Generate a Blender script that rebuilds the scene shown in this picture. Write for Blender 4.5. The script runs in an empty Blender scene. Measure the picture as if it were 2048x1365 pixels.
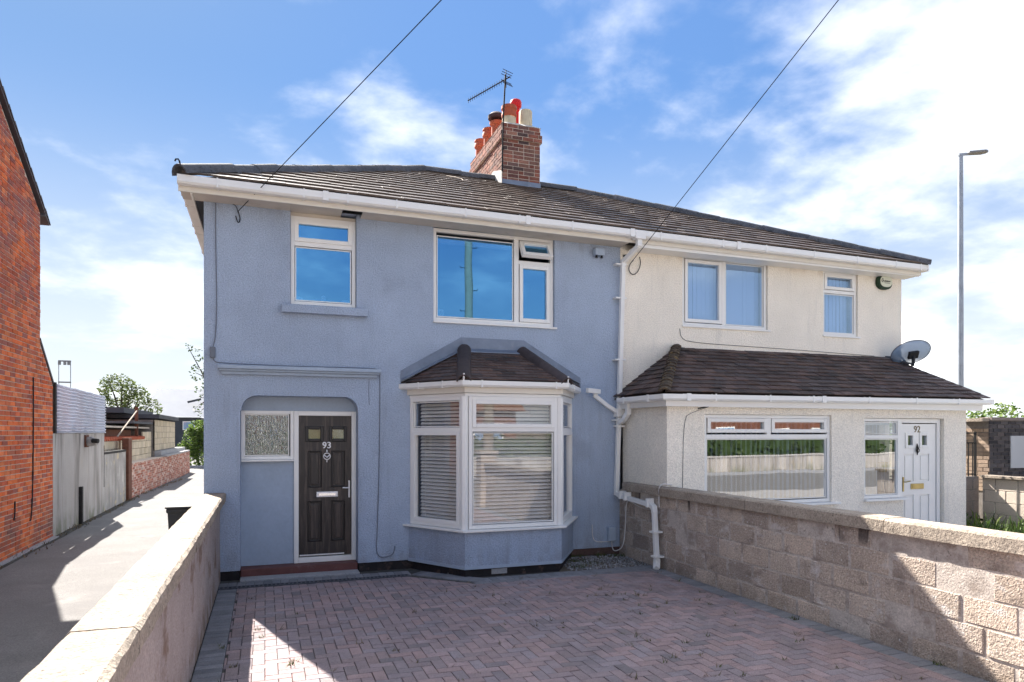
import bpy, bmesh, math, random
from mathutils import Vector, Matrix, noise as mnoise
random.seed(7)
R = math.radians
sc = bpy.context.scene
COL = sc.collection

# ------------------------------------------------------------------ camera
cam_d = bpy.data.cameras.new("camera"); cam = bpy.data.objects.new("camera", cam_d); COL.objects.link(cam)
cam.location = (0, 0, 1.92)
cam.rotation_euler = (R(90), 0, -math.atan(494 / 1365))
cam_d.sensor_width = 36; cam_d.lens = 36 * 1365 / 2048
cam_d.shift_y = (865 - 682.5) / 2048
cam_d.clip_start = 0.05; cam_d.clip_end = 2000
sc.camera = cam

# ------------------------------------------------------------------ light
SUN_TO = Vector((-0.325, 1.09, 1.0)).normalized()
sun_d = bpy.data.lights.new("sun", 'SUN'); sun = bpy.data.objects.new("sun", sun_d); COL.objects.link(sun)
sun_d.energy = 2.0; sun_d.angle = R(0.5); sun_d.color = (1.0, 0.94, 0.86)
sun.rotation_euler = SUN_TO.to_track_quat('Z', 'Y').to_euler()
sun.location = (-10, 30, 30)
ELEV = math.asin(SUN_TO.z); AZ = math.atan2(SUN_TO.x, SUN_TO.y)

sc.view_settings.view_transform = 'Standard'
sc.view_settings.look = 'None'
sc.view_settings.gamma = 1
sc.view_settings.use_curve_mapping = False
sc.view_settings.exposure = 3.25

world = bpy.data.worlds.new("World"); sc.world = world; world.use_nodes = True


class NT:
    """small node-tree writer"""
    def __init__(s, tree):
        s.t = tree; s.n = tree.nodes; s.l = tree.links
    def new(s, typ, **kw):
        nd = s.n.new(typ)
        for k, v in kw.items(): setattr(nd, k, v)
        return nd
    def put(s, sock, v):
        if hasattr(v, 'is_linked'): s.l.new(v, sock)
        else: sock.default_value = v
    def math(s, op, a, b=None, c=None, clamp=False):
        nd = s.new('ShaderNodeMath', operation=op, use_clamp=clamp)
        s.put(nd.inputs[0], a)
        if b is not None: s.put(nd.inputs[1], b)
        if c is not None: s.put(nd.inputs[2], c)
        return nd.outputs[0]
    def mix(s, fac, a, b, blend='MIX'):
        nd = s.new('ShaderNodeMix', data_type='RGBA', blend_type=blend)
        s.put(nd.inputs[0], fac)
        for sock, v in ((nd.inputs[6], a), (nd.inputs[7], b)):
            if isinstance(v, (tuple, list)): v = (*v[:3], 1)
            s.put(sock, v)
        return nd.outputs[2]
    def noise(s, vec, scale, detail=3, rough=.55, dist=0.0):
        nd = s.new('ShaderNodeTexNoise')
        s.put(nd.inputs['Vector'], vec); nd.inputs['Scale'].default_value = scale
        nd.inputs['Detail'].default_value = detail; nd.inputs['Roughness'].default_value = rough
        nd.inputs['Distortion'].default_value = dist
        return nd.outputs['Fac']
    def range(s, v, a, b, c=0.0, d=1.0, smooth=True):
        nd = s.new('ShaderNodeMapRange', interpolation_type='SMOOTHSTEP' if smooth else 'LINEAR')
        s.put(nd.inputs[0], v); nd.inputs[1].default_value = a; nd.inputs[2].default_value = b
        nd.inputs[3].default_value = c; nd.inputs[4].default_value = d
        return nd.outputs[0]
    def mapping(s, vec, scale=(1, 1, 1), loc=(0, 0, 0), rot=(0, 0, 0)):
        nd = s.new('ShaderNodeMapping')
        s.put(nd.inputs[0], vec); nd.inputs[1].default_value = loc
        nd.inputs[2].default_value = rot; nd.inputs[3].default_value = scale
        return nd.outputs[0]


def _grey(t, f):
    c = t.new('ShaderNodeCombineColor')
    for i in range(3): t.l.new(f, c.inputs[i])
    return c.outputs[0]


# sky: physical daylight sky with one even layer of broken summer cloud all round
w = NT(world.node_tree)
w.n.clear()
out = w.new('ShaderNodeOutputWorld'); bg = w.new('ShaderNodeBackground'); w.l.new(bg.outputs[0], out.inputs[0])
sky = w.new('ShaderNodeTexSky', sky_type='NISHITA')
sky.sun_disc = False; sky.sun_elevation = ELEV; sky.sun_rotation = AZ
sky.air_density = 1.0; sky.dust_density = 0.25; sky.ozone_density = 3.0; sky.altitude = 0
tc = w.new('ShaderNodeTexCoord')
sep = w.new('ShaderNodeSeparateXYZ'); w.l.new(tc.outputs['Generated'], sep.inputs[0])
zz = w.math('ADD', w.math('MAXIMUM', sep.outputs[2], 0.0), 0.22)
comb = w.new('ShaderNodeCombineXYZ')
w.put(comb.inputs[0], w.math('DIVIDE', sep.outputs[0], zz)); w.put(comb.inputs[1], w.math('DIVIDE', sep.outputs[1], zz))
cv = w.mapping(comb.outputs[0], loc=(13.50, 7.25, 3.05))
n1 = w.noise(cv, 2.1, 9, .55, .12)
n2 = w.noise(w.mapping(cv, loc=(8, 4, 2)), .42, 2, .5)
dens = w.math('ADD', n1, w.math('MULTIPLY', w.math('SUBTRACT', n2, .5), .75))
# the sky is evened out the same way in every direction, as the photograph's own tone curve does
bwn = w.new('ShaderNodeRGBToBW'); w.l.new(sky.outputs[0], bwn.inputs[0])
soft = w.math('DIVIDE', .30, w.math('ADD', 1.0, w.math('DIVIDE', bwn.outputs[0], 1.7)))
SKYBLUE = w.mix(1.0, w.mix(1.0, sky.outputs[0], (.58, .86, 1.10), 'MULTIPLY'), _grey(w, soft), 'MULTIPLY')
cm = w.range(dens, .41, .70)
cm2 = w.math('MULTIPLY', cm, .95)
haze = w.range(sep.outputs[2], .0, .46, .86, 0.05)
cloudcol = w.mix(w.range(dens, .63, .88), (1.1, 1.12, 1.16), (12.5, 12.2, 11.8))
skymix = w.mix(cm2, w.mix(haze, SKYBLUE, (.82, .86, .91)), cloudcol)
w.l.new(skymix, bg.inputs[0]); bg.inputs[1].default_value = 0.14

# ------------------------------------------------------------------ materials
MATS = {}


def M(name, cols, rough=.85, var=(6, .12), fine=None, stains=(), bumps=(), rnd=0.0, metal=0.0, spec=.2, trans=0.0):
    """cols: one colour or a palette picked per piece; var/fine: (scale, amount) brightness noise;
    stains: (colour, scale, lo, hi, amount, stretch); bumps: (kind, scale, distance, strength)"""
    m = bpy.data.materials.new(name); m.use_nodes = True; MATS[name] = m
    t = NT(m.node_tree); t.n.clear()
    o = t.new('ShaderNodeOutputMaterial'); b = t.new('ShaderNodeBsdfPrincipled'); t.l.new(b.outputs[0], o.inputs[0])
    g = t.new('ShaderNodeNewGeometry'); pos = g.outputs['Position']
    oi = t.new('ShaderNodeObjectInfo')
    rv = t.math('FRACT', t.math('ADD', oi.outputs['Random'], g.outputs['Random Per Island']))
    if isinstance(cols[0], (int, float)): cols = [cols]
    if len(cols) == 1:
        col = t.new('ShaderNodeRGB'); col.outputs[0].default_value = (*cols[0], 1); col = col.outputs[0]
    else:
        rp = t.new('ShaderNodeValToRGB'); cr = rp.color_ramp
        while len(cr.elements) < len(cols): cr.elements.new(.5)
        for i, c in enumerate(cols):
            cr.elements[i].position = i / (len(cols) - 1); cr.elements[i].color = (*c, 1)
        t.put(rp.inputs[0], rv); col = rp.outputs[0]
    if rnd:
        r2 = t.math('FRACT', t.math('MULTIPLY', rv, 7.31))
        f = t.range(r2, 0, 1, 1 - rnd, 1 + rnd, False)
        col = t.mix(1.0, col, f, 'MULTIPLY') if False else t.mix(1.0, col, _grey(t, f), 'MULTIPLY')
    for vf in (var, fine):
        if vf:
            f = t.range(t.noise(pos, vf[0], 4, .6), .25, .75, 1 - vf[1], 1 + vf[1], False)
            col = t.mix(1.0, col, _grey(t, f), 'MULTIPLY')
    for st in stains:
        c, scl, lo, hi, amt, stretch = st[:6]
        nv = t.noise(t.mapping(pos, scale=stretch, loc=(scl * .37, scl * .11, 1.7)), scl, 5, .62, .3)
        fac = t.range(nv, lo, hi, 0, amt)
        if len(st) > 6:
            sp = t.new('ShaderNodeSeparateXYZ'); t.l.new(pos, sp.inputs[0])
            fac = t.math('MULTIPLY', fac, t.range(sp.outputs[2], st[6][0], st[6][1]))
        col = t.mix(fac, col, c)
    t.put(b.inputs['Base Color'], col)
    b.inputs['Roughness'].default_value = rough
    b.inputs['Metallic'].default_value = metal
    b.inputs['Specular IOR Level'].default_value = spec
    prev = None
    for kind, scl, dist, stg in bumps:
        if kind == 'voronoi':
            v = t.new('ShaderNodeTexVoronoi', feature='SMOOTH_F1'); v.inputs['Scale'].default_value = scl
            t.put(v.inputs['Vector'], pos); h = t.math('SUBTRACT', 1.0, v.outputs['Distance'])
        elif kind == 'grain':
            h = t.noise(t.mapping(pos, scale=(1, 1, .08)), scl, 4, .6, 1.5)
        elif kind == 'ripple':
            h = t.noise(t.mapping(pos, scale=(1, 1, .35)), scl, 2, .5, .8)
        else:
            h = t.noise(pos, scl, 5, .65)
        bp = t.new('ShaderNodeBump'); bp.inputs['Strength'].default_value = stg; bp.inputs['Distance'].default_value = dist
        t.put(bp.inputs['Height'], h)
        if prev: t.l.new(prev, bp.inputs['Normal'])
        prev = bp.outputs[0]
    if prev: t.l.new(prev, b.inputs['Normal'])
    if trans:
        tb = t.new('ShaderNodeBsdfTranslucent'); t.put(tb.inputs[0], col)
        mx = t.new('ShaderNodeMixShader'); mx.inputs[0].default_value = trans
        t.l.new(b.outputs[0], mx.inputs[1]); t.l.new(tb.outputs[0], mx.inputs[2]); t.l.new(mx.outputs[0], o.inputs[0])
    return m


def glass(name, base, tint, gloss, ior=1.5, rough=0.0, bump=None):
    m = bpy.data.materials.new(name); m.use_nodes = True; MATS[name] = m
    t = NT(m.node_tree); t.n.clear()
    o = t.new('ShaderNodeOutputMaterial')
    tr = t.new('ShaderNodeBsdfTransparent'); tr.inputs[0].default_value = (*tint, 1)
    gl = t.new('ShaderNodeBsdfGlossy'); gl.inputs[0].default_value = (*gloss, 1); gl.inputs['Roughness'].default_value = rough
    fr = t.new('ShaderNodeFresnel'); fr.inputs[0].default_value = ior
    g = t.new('ShaderNodeNewGeometry')
    f = t.math('MULTIPLY', t.math('ADD', fr.outputs[0], base, clamp=True), t.math('SUBTRACT', 1.0, g.outputs['Backfacing']))
    mx = t.new('ShaderNodeMixShader'); t.l.new(f, mx.inputs[0]); t.l.new(tr.outputs[0], mx.inputs[1]); t.l.new(gl.outputs[0], mx.inputs[2])
    bp = t.new('ShaderNodeBump')
    if bump:
        h = t.noise(t.mapping(g.outputs['Position'], scale=(1, 1, .2)), bump[0], 2, .5, .6); bp.inputs['Distance'].default_value = bump[1]; bp.inputs['Strength'].default_value = bump[2]
    else:
        h = t.noise(g.outputs['Position'], 1.3, 1, .5); bp.inputs['Distance'].default_value = .003; bp.inputs['Strength'].default_value = .5
    t.put(bp.inputs['Height'], h); t.l.new(bp.outputs[0], gl.inputs['Normal'])
    t.l.new(mx.outputs[0], o.inputs[0])
    return m


GREY = (.365, .435, .55)
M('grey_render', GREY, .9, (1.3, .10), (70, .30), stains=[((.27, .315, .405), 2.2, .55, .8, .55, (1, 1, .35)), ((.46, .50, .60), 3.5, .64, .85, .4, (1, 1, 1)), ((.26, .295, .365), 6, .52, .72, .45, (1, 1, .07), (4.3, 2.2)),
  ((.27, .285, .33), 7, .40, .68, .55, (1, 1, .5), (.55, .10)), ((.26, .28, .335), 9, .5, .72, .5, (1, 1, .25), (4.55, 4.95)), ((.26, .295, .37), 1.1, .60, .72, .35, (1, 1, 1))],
  bumps=[('voronoi', 60, .009, .8), ('noise', 130, .005, .7)])
M('grey_smooth', (.37, .44, .535), .8, (3, .08), (30, .06), bumps=[('noise', 30, .004, .4)])
M('white_render', (.87, .805, .70), .9, (1.1, .07), (65, .24), stains=[((.62, .58, .50), 3, .56, .85, .4, (1, 1, .4)), ((.56, .45, .32), 5, .45, .70, .55, (1, 1, .6), (4.62, 4.88)), ((.60, .57, .52), 6, .55, .74, .4, (1, 1, .09))],
  bumps=[('voronoi', 60, .010, .8), ('noise', 130, .005, .7)])
M('upvc', (.83, .82, .79), .32, (2, .03), spec=.5, stains=[((.60, .56, .50), 4, .66, .9, .35, (1, 1, .5))], bumps=[('noise', 3, .002, .15)])
M('upvc_old', (.76, .72, .64), .4, (2, .05), spec=.45, stains=[((.50, .42, .32), 5, .55, .85, .45, (.5, 1, 1)), ((.32, .27, .2), 9, .66, .85, .5, (1, 1, 1))])
M('soffit', (.62, .56, .48), .7, (3, .1), stains=[((.35, .28, .2), 6, .55, .8, .5, (1, 1, 1))])
M('roof_tile', [(.062, .042, .033), (.084, .058, .045), (.10, .072, .057), (.074, .057, .049)], .42, (14, .2), (90, .18), rnd=.22, spec=.5,
  stains=[((.26, .23, .19), 15, .68, .84, .5, (1, 1, 1)), ((.03, .025, .025), 7, .55, .8, .5, (1, 1, 1)), ((.24, .15, .045), 3.2, .70, .85, .5, (1, 1, 1))], bumps=[('noise', 70, .004, .5)])
M('plain_tile', [(.070, .056, .054), (.105, .070, .062), (.085, .070, .068), (.125, .082, .068), (.065, .056, .055)], .75, (10, .2), (70, .2), rnd=.28,
  stains=[((.26, .25, .25), 12, .66, .78, .55, (1, 1, 1)), ((.12, .075, .035), 4, .62, .8, .5, (1, 1, 1))], bumps=[('noise', 60, .005, .6)])
M('ridge_tile', [(.10, .105, .12), (.075, .08, .09), (.12, .12, .13)], .85, (12, .3), (80, .4), rnd=.15,
  stains=[((.42, .42, .38), 40, .66, .74, .8, (1, 1, 1)), ((.2, .17, .09), 6, .6, .8, .5, (1, 1, 1)), ((.025, .025, .03), 18, .58, .72, .7, (1, 1, 1))], bumps=[('noise', 50, .008, .8)])
M('hip_tile', [(.055, .045, .048), (.075, .058, .055)], .6, (12, .2), rnd=.15, bumps=[('noise', 60, .003, .4)])
M('mossy_tile', [(.075, .058, .048), (.10, .075, .05), (.06, .05, .045)], .9, (14, .3), (60, .3), rnd=.2, stains=[((.28, .19, .08), 10, .52, .7, .7, (1, 1, 1)), ((.4, .38, .34), 18, .68, .76, .6, (1, 1, 1))], bumps=[('noise', 40, .01, .8)])
M('lead', (.20, .24, .31), .5, (6, .18), stains=[((.38, .40, .43), 8, .55, .8, .5, (1, 1, .4)), ((.1, .12, .15), 14, .6, .8, .5, (1, 1, 1))], metal=.25, bumps=[('noise', 12, .006, .5)])
M('lead_brown', (.33, .28, .26), .6, (6, .2), stains=[((.25, .28, .33), 4, .5, .7, .6, (1, 1, 1))])
M('brick_chimney', [(.20, .075, .055), (.30, .12, .085), (.13, .065, .06), (.33, .16, .11), (.09, .065, .065)], .9, (20, .25), (90, .25), rnd=.2,
  stains=[((.07, .06, .06), 9, .55, .75, .7, (1, 1, 1)), ((.5, .45, .4), 30, .72, .8, .5, (1, 1, 1))], bumps=[('noise', 60, .006, .8)])
M('mortar', (.56, .47, .39), .95, (12, .2), (90, .2), bumps=[('noise', 90, .004, .6)])
M('mortar_dark', (.20, .18, .165), .95, (12, .25), (90, .25), bumps=[('noise', 90, .004, .6)])
M('brick_red', [(.56, .10, .028), (.68, .16, .045), (.42, .085, .04), (.70, .20, .07), (.28, .09, .07), (.60, .12, .035)], .88, (9, .22), (70, .22), rnd=.2,
  stains=[((.12, .07, .075), 5, .56, .8, .6, (1, 1, 1)), ((.58, .46, .38), 14, .68, .8, .5, (1, 1, 1)), ((.20, .09, .095), 1.6, .40, .62, .65, (1, 1, 1), (3.2, 4.6)), ((.15, .09, .085), 2.0, .38, .62, .7, (1, 1, 1), (1.0, .35))], bumps=[('noise', 60, .006, .8)])
M('brick_dark_shaded', [(.075, .07, .075), (.11, .10, .10), (.055, .052, .058), (.14, .12, .115)], .9, (10, .2), (70, .2), rnd=.2, stains=[((.36, .35, .35), 9, .62, .8, .5, (1, 1, 1))], bumps=[('noise', 60, .005, .7)])  # wall front: its shade is put into the dark brick colour
M('brick_tan_sunlit', [(.30, .22, .17), (.36, .27, .2), (.25, .19, .15)], .9, (10, .2), (70, .2), rnd=.15, bumps=[('noise', 60, .005, .7)])  # side face of the same wall: sunlight put into the lighter tan
M('paver', [(.22, .19, .195), (.325, .235, .225), (.245, .21, .22), (.345, .245, .235), (.265, .225, .235), (.30, .23, .23)], .85, (8, .12), (120, .34), rnd=.10,
  stains=[((.12, .11, .12), 1.3, .50, .72, .45, (1, 1, 1)), ((.08, .075, .075), 11, .62, .78, .5, (1, 1, 1)), ((.045, .045, .05), 110, .60, .66, .7, (1, 1, 1)), ((.33, .30, .30), 1.9, .58, .8, .3, (1, 1, 1))], bumps=[('noise', 90, .005, .7)])
M('paver_grey', [(.18, .185, .20), (.21, .212, .225), (.23, .228, .24)], .85, (8, .12), (110, .25), rnd=.12, stains=[((.11, .115, .115), 5, .55, .78, .5, (1, 1, 1)), ((.05, .05, .055), 110, .62, .68, .6, (1, 1, 1))], bumps=[('noise', 90, .004, .6)])
M('paving_sand', (.075, .072, .065), 1, (9, .3), (80, .3))
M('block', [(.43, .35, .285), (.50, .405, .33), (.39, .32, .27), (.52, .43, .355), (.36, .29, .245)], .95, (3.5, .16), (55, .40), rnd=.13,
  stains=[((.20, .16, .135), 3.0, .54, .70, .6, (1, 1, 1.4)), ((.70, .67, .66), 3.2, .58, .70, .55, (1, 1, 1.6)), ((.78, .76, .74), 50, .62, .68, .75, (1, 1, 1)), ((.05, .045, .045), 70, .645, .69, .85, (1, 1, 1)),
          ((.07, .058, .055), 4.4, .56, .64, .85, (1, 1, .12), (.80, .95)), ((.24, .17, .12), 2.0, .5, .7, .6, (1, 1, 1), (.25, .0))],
  bumps=[('noise', 40, .022, 1.0), ('voronoi', 75, .010, .8)])
M('block_mortar', (.50, .44, .39), .95, (6, .2), (70, .3), stains=[((.27, .215, .18), 3.5, .46, .66, .8, (1, 1, 1.4)), ((.68, .65, .62), 4, .62, .75, .6, (1, 1, 1)), ((.08, .07, .065), 20, .62, .70, .7, (1, 1, 1))], bumps=[('noise', 60, .010, .8)])
M('block_plain', [(.22, .185, .165), (.26, .215, .19)], .95, (5, .16), (60, .25), rnd=.12, bumps=[('noise', 45, .01, .8)])
M('coping', (.35, .295, .24), .92, (3, .22), (60, .38), stains=[((.20, .165, .135), 5, .52, .74, .65, (1, 1, 1)), ((.06, .052, .045), 48, .60, .66, .85, (1, 1, 1)), ((.50, .46, .40), 6, .62, .8, .4, (1, 1, 1)), ((.13, .13, .07), 3.5, .66, .78, .45, (1, 1, 1))],
  bumps=[('noise', 36, .016, .9), ('noise', 8, .02, .5)])
M('wall_dash', (.40, .335, .31), .95, (2.2, .12), (70, .3), stains=[((.20, .125, .085), 2.2, .54, .66, .8, (1, 1, 1.3)), ((.13, .11, .10), 8, .58, .75, .55, (1, 1, .3)), ((.22, .15, .10), 4, .4, .62, .8, (1, 1, 1), (.40, .0)), ((.18, .14, .115), 6, .45, .65, .6, (1, 1, .3), (.8, 1.03))],
  bumps=[('voronoi', 50, .012, .8), ('noise', 110, .006, .7)])
M('plinth_black', (.022, .020, .022), .6, (8, .3), stains=[((.55, .52, .5), 9, .70, .74, .85, (1, 1, 1)), ((.12, .075, .06), 7, .56, .72, .7, (1, 1, 1))], bumps=[('noise', 30, .012, .8)])
M('plinth_brown', (.12, .075, .065), .9, (8, .3), (60, .3), stains=[((.3, .28, .27), 9, .62, .8, .6, (1, 1, 1))], bumps=[('noise', 30, .012, .8)])
M('step_red', (.14, .06, .055), .6, (5, .2), stains=[((.3, .2, .2), 9, .58, .8, .5, (1, 1, 1))])
M('concrete', (.33, .33, .34), .95, (4, .15), (60, .2), bumps=[('noise', 50, .006, .6)])
M('asphalt', (.175, .17, .166), .95, (1.2, .14), (80, .40), stains=[((.15, .145, .145), .9, .5, .7, .55, (1, 1, 1)), ((.31, .295, .28), 1.7, .56, .8, .45, (1, 1, 1)), ((.10, .095, .09), 5, .62, .75, .4, (1, 1, 1)), ((.06, .06, .06), 100, .66, .7, .5, (1, 1, 1))],
  bumps=[('noise', 110, .006, .7), ('noise', 9, .01, .3)])
M('road_asphalt', (.20, .195, .19), .95, (2, .15), (80, .25), bumps=[('noise', 90, .005, .7)])
M('earth', (.12, .10, .075), 1, (1.1, .25), (30, .3), stains=[((.07, .10, .035), 1.5, .5, .7, .7, (1, 1, 1))])
M('door_black', (.020, .016, .016), .40, (4, .2), spec=.5, stains=[((.075, .055, .048), 26, .46, .64, .8, (1, 1, .07))], bumps=[('grain', 34, .004, .6)])
M('door_recess', (.010, .009, .010), .4, (4, .2), spec=.5)
M('chrome', (.75, .76, .78), .25, None, metal=1.0)
M('satin', (.78, .78, .79), .35, None, metal=.3)
M('brass', (.42, .34, .15), .35, (9, .2), metal=.8)
M('black_iron', (.018, .017, .017), .5, (9, .3))
M('cable_black', (.02, .022, .026), .6, None)
M('cable_painted', (.17, .19, .225), .7, None)
M('wire_black', (.025, .027, .03), 1.0, None, spec=0.0)
M('cable_white', (.66, .64, .62), .6, (9, .15))
M('cable_grey', (.085, .088, .10), .6, None)
M('blind', (.88, .85, .80), .5, (1.2, .04), trans=.2)
M('blind_white', (.84, .86, .90), .6, (1.2, .04), trans=.3)
M('dark_room', (.05, .052, .058), .9, (1, .3))
M('pot_cream', (.58, .50, .35), .7, (9, .1), stains=[((.4, .3, .2), 10, .6, .8, .5, (1, 1, .3))])
M('pot_terracotta', (.40, .10, .05), .7, (9, .2), stains=[((.12, .05, .04), 9, .56, .8, .5, (1, 1, 1))])
M('pot_red', (.60, .025, .025), .45, (9, .08))
M('pot_dark', (.06, .035, .035), .6, (9, .2))
M('mortar_cap', (.60, .58, .54), .95, (9, .2), stains=[((.1, .09, .08), 14, .55, .7, .7, (1, 1, 1)), ((.14, .15, .07), 9, .62, .75, .6, (1, 1, 1))], bumps=[('noise', 40, .01, .7)])
M('galvanised', (.36, .39, .43), .5, (5, .15), metal=.4, stains=[((.2, .23, .27), 14, .5, .7, .5, (1, 1, .2))])
M('lamp_head', (.22, .22, .22), .5, None)
M('bin_grey', (.045, .047, .050), .6, (6, .15), spec=.3)
M('cement', (.40, .37, .345), .95, (1.0, .14), (40, .10), stains=[((.19, .17, .155), 2.0, .46, .66, .8, (1, 1, .12)), ((.55, .50, .45), 1.2, .52, .75, .6, (1, 1, .5)), ((.50, .40, .26), 3.2, .60, .74, .7, (1, 1, .6)), ((.14, .15, .08), 3, .42, .66, .7, (1, 1, .6), (.5, .0)), ((.12, .11, .10), 5, .5, .68, .7, (1, 1, .15), (1.3, 1.9))], bumps=[('noise', 20, .006, .5)])
M('cement_patchy', (.36, .335, .31), .95, (1.4, .18), (40, .12), stains=[((.18, .165, .15), 1.8, .44, .66, .8, (1, 1, .25)), ((.55, .44, .27), 3.0, .56, .66, .8, (1, 1, 1)), ((.58, .55, .50), 2.2, .56, .7, .6, (1, 1, .5)), ((.16, .17, .10), 5, .66, .8, .5, (1, 1, .4))], bumps=[('noise', 20, .008, .6)])
M('block_cream', [(.50, .42, .30), (.54, .46, .34), (.46, .39, .29)], .95, (3, .12), (40, .12), rnd=.1, stains=[((.28, .25, .2), 3, .6, .8, .5, (1, 1, .3))], bumps=[('noise', 40, .006, .6)])
M('rust', (.13, .055, .035), .9, (8, .3), bumps=[('noise', 30, .006, .6)])
M('felt_roof', (.07, .075, .085), .85, (3, .2))
M('timber_grey', (.42, .38, .33), .9, (5, .2))
M('stain_black', (.03, .028, .027), .9, (8, .3))
M('far_roof', (.62, .61, .60), .5, (1, .06))
M('far_dark', (.06, .065, .075), .8, (2, .2))
M('leaf_mid', [(.04, .068, .02), (.06, .095, .03), (.085, .12, .04), (.045, .08, .028)], .55, (.7, .3), rnd=.3, trans=.35, spec=.3)
M('leaf_olive', [(.11, .15, .045), (.15, .19, .06), (.08, .115, .04), (.18, .21, .09)], .6, (.7, .3), rnd=.3, trans=.35, spec=.3)
M('leaf_bright', [(.10, .17, .03), (.15, .23, .045), (.05, .10, .022), (.19, .25, .06)], .55, (.7, .3), rnd=.3, trans=.4, spec=.3)
M('leaf_autumn', [(.28, .17, .06), (.33, .26, .10), (.16, .17, .05)], .6, (.7, .3), rnd=.3, trans=.4)
M('bark', (.075, .06, .045), .95, (8, .3))
M('weed', [(.07, .11, .03), (.11, .13, .05), (.15, .12, .06)], .7, (2, .3), rnd=.3, trans=.3)
M('weed_dry', [(.14, .10, .06), (.19, .14, .09), (.09, .09, .045)], .8, (2, .3), rnd=.3, trans=.3)
M('pebble', [(.30, .31, .33), (.22, .22, .235), (.42, .42, .42), (.16, .15, .15), (.34, .28, .24)], .85, (20, .2), rnd=.25)
M('alarm_cream', (.66, .68, .56), .5, (4, .05))
M('alarm_green', (.02, .045, .025), .5, (4, .1))
M('emblem', (.02, .022, .022), .5, None)
M('number_white', (.82, .82, .82), .4, None)
M('number_gold', (.16, .12, .045), .45, None)
M('pole_wood', (.20, .165, .125), .9, (6, .15), bumps=[('grain', 20, .01, .6)])
M('brick_dull', (.17, .075, .05), .9, (2, .25))
M('roof_red', (.17, .085, .06), .85, (2, .15))
M('interior_wall', (.30, .30, .31), .9, (.5, .1))
M('panel_grey', (.55, .56, .57), .7, (1, .1))
# mesh dish and the corrugated plastic let light through
M('dish_mesh', (.22, .32, .47), .55, None, metal=.3)
m = MATS['dish_mesh']; t = NT(m.node_tree)
o = [n for n in t.n if n.type == 'OUTPUT_MATERIAL'][0]; b = [n for n in t.n if n.type == 'BSDF_PRINCIPLED'][0]
tr = t.new('ShaderNodeBsdfTransparent'); mx = t.new('ShaderNodeMixShader'); mx.inputs[0].default_value = .32
t.l.new(b.outputs[0], mx.inputs[1]); t.l.new(tr.outputs[0], mx.inputs[2]); t.l.new(mx.outputs[0], o.inputs[0])
M('corrugated_plastic', (.50, .54, .62), .35, (1.2, .08), stains=[((.40, .40, .47), 2.2, .52, .75, .5, (1, 1.8, .35)), ((.20, .19, .2), 8, .66, .8, .5, (1, 1, 1))], trans=.55, spec=.6)

glass('pane_upper', .46, (.60, .68, .76), (.20, .57, 1.0), 1.5)
glass('pane_white_house', .24, (.82, .90, 1.0), (.60, .80, 1.0), 1.55)
glass('pane_bay', .09, (.96, .96, .96), (.95, .97, 1.0), 1.5)
glass('pane_extension', .19, (.80, .83, .86), (.95, .97, 1.0), 1.55)
glass('pane_frosted', .16, (.45, .50, .53), (.8, .88, .95), 1.5, .08, (48, .010, .9))
glass('pane_door', .10, (.8, .8, .72), (.9, .92, .8), 1.5, .12)



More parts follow.
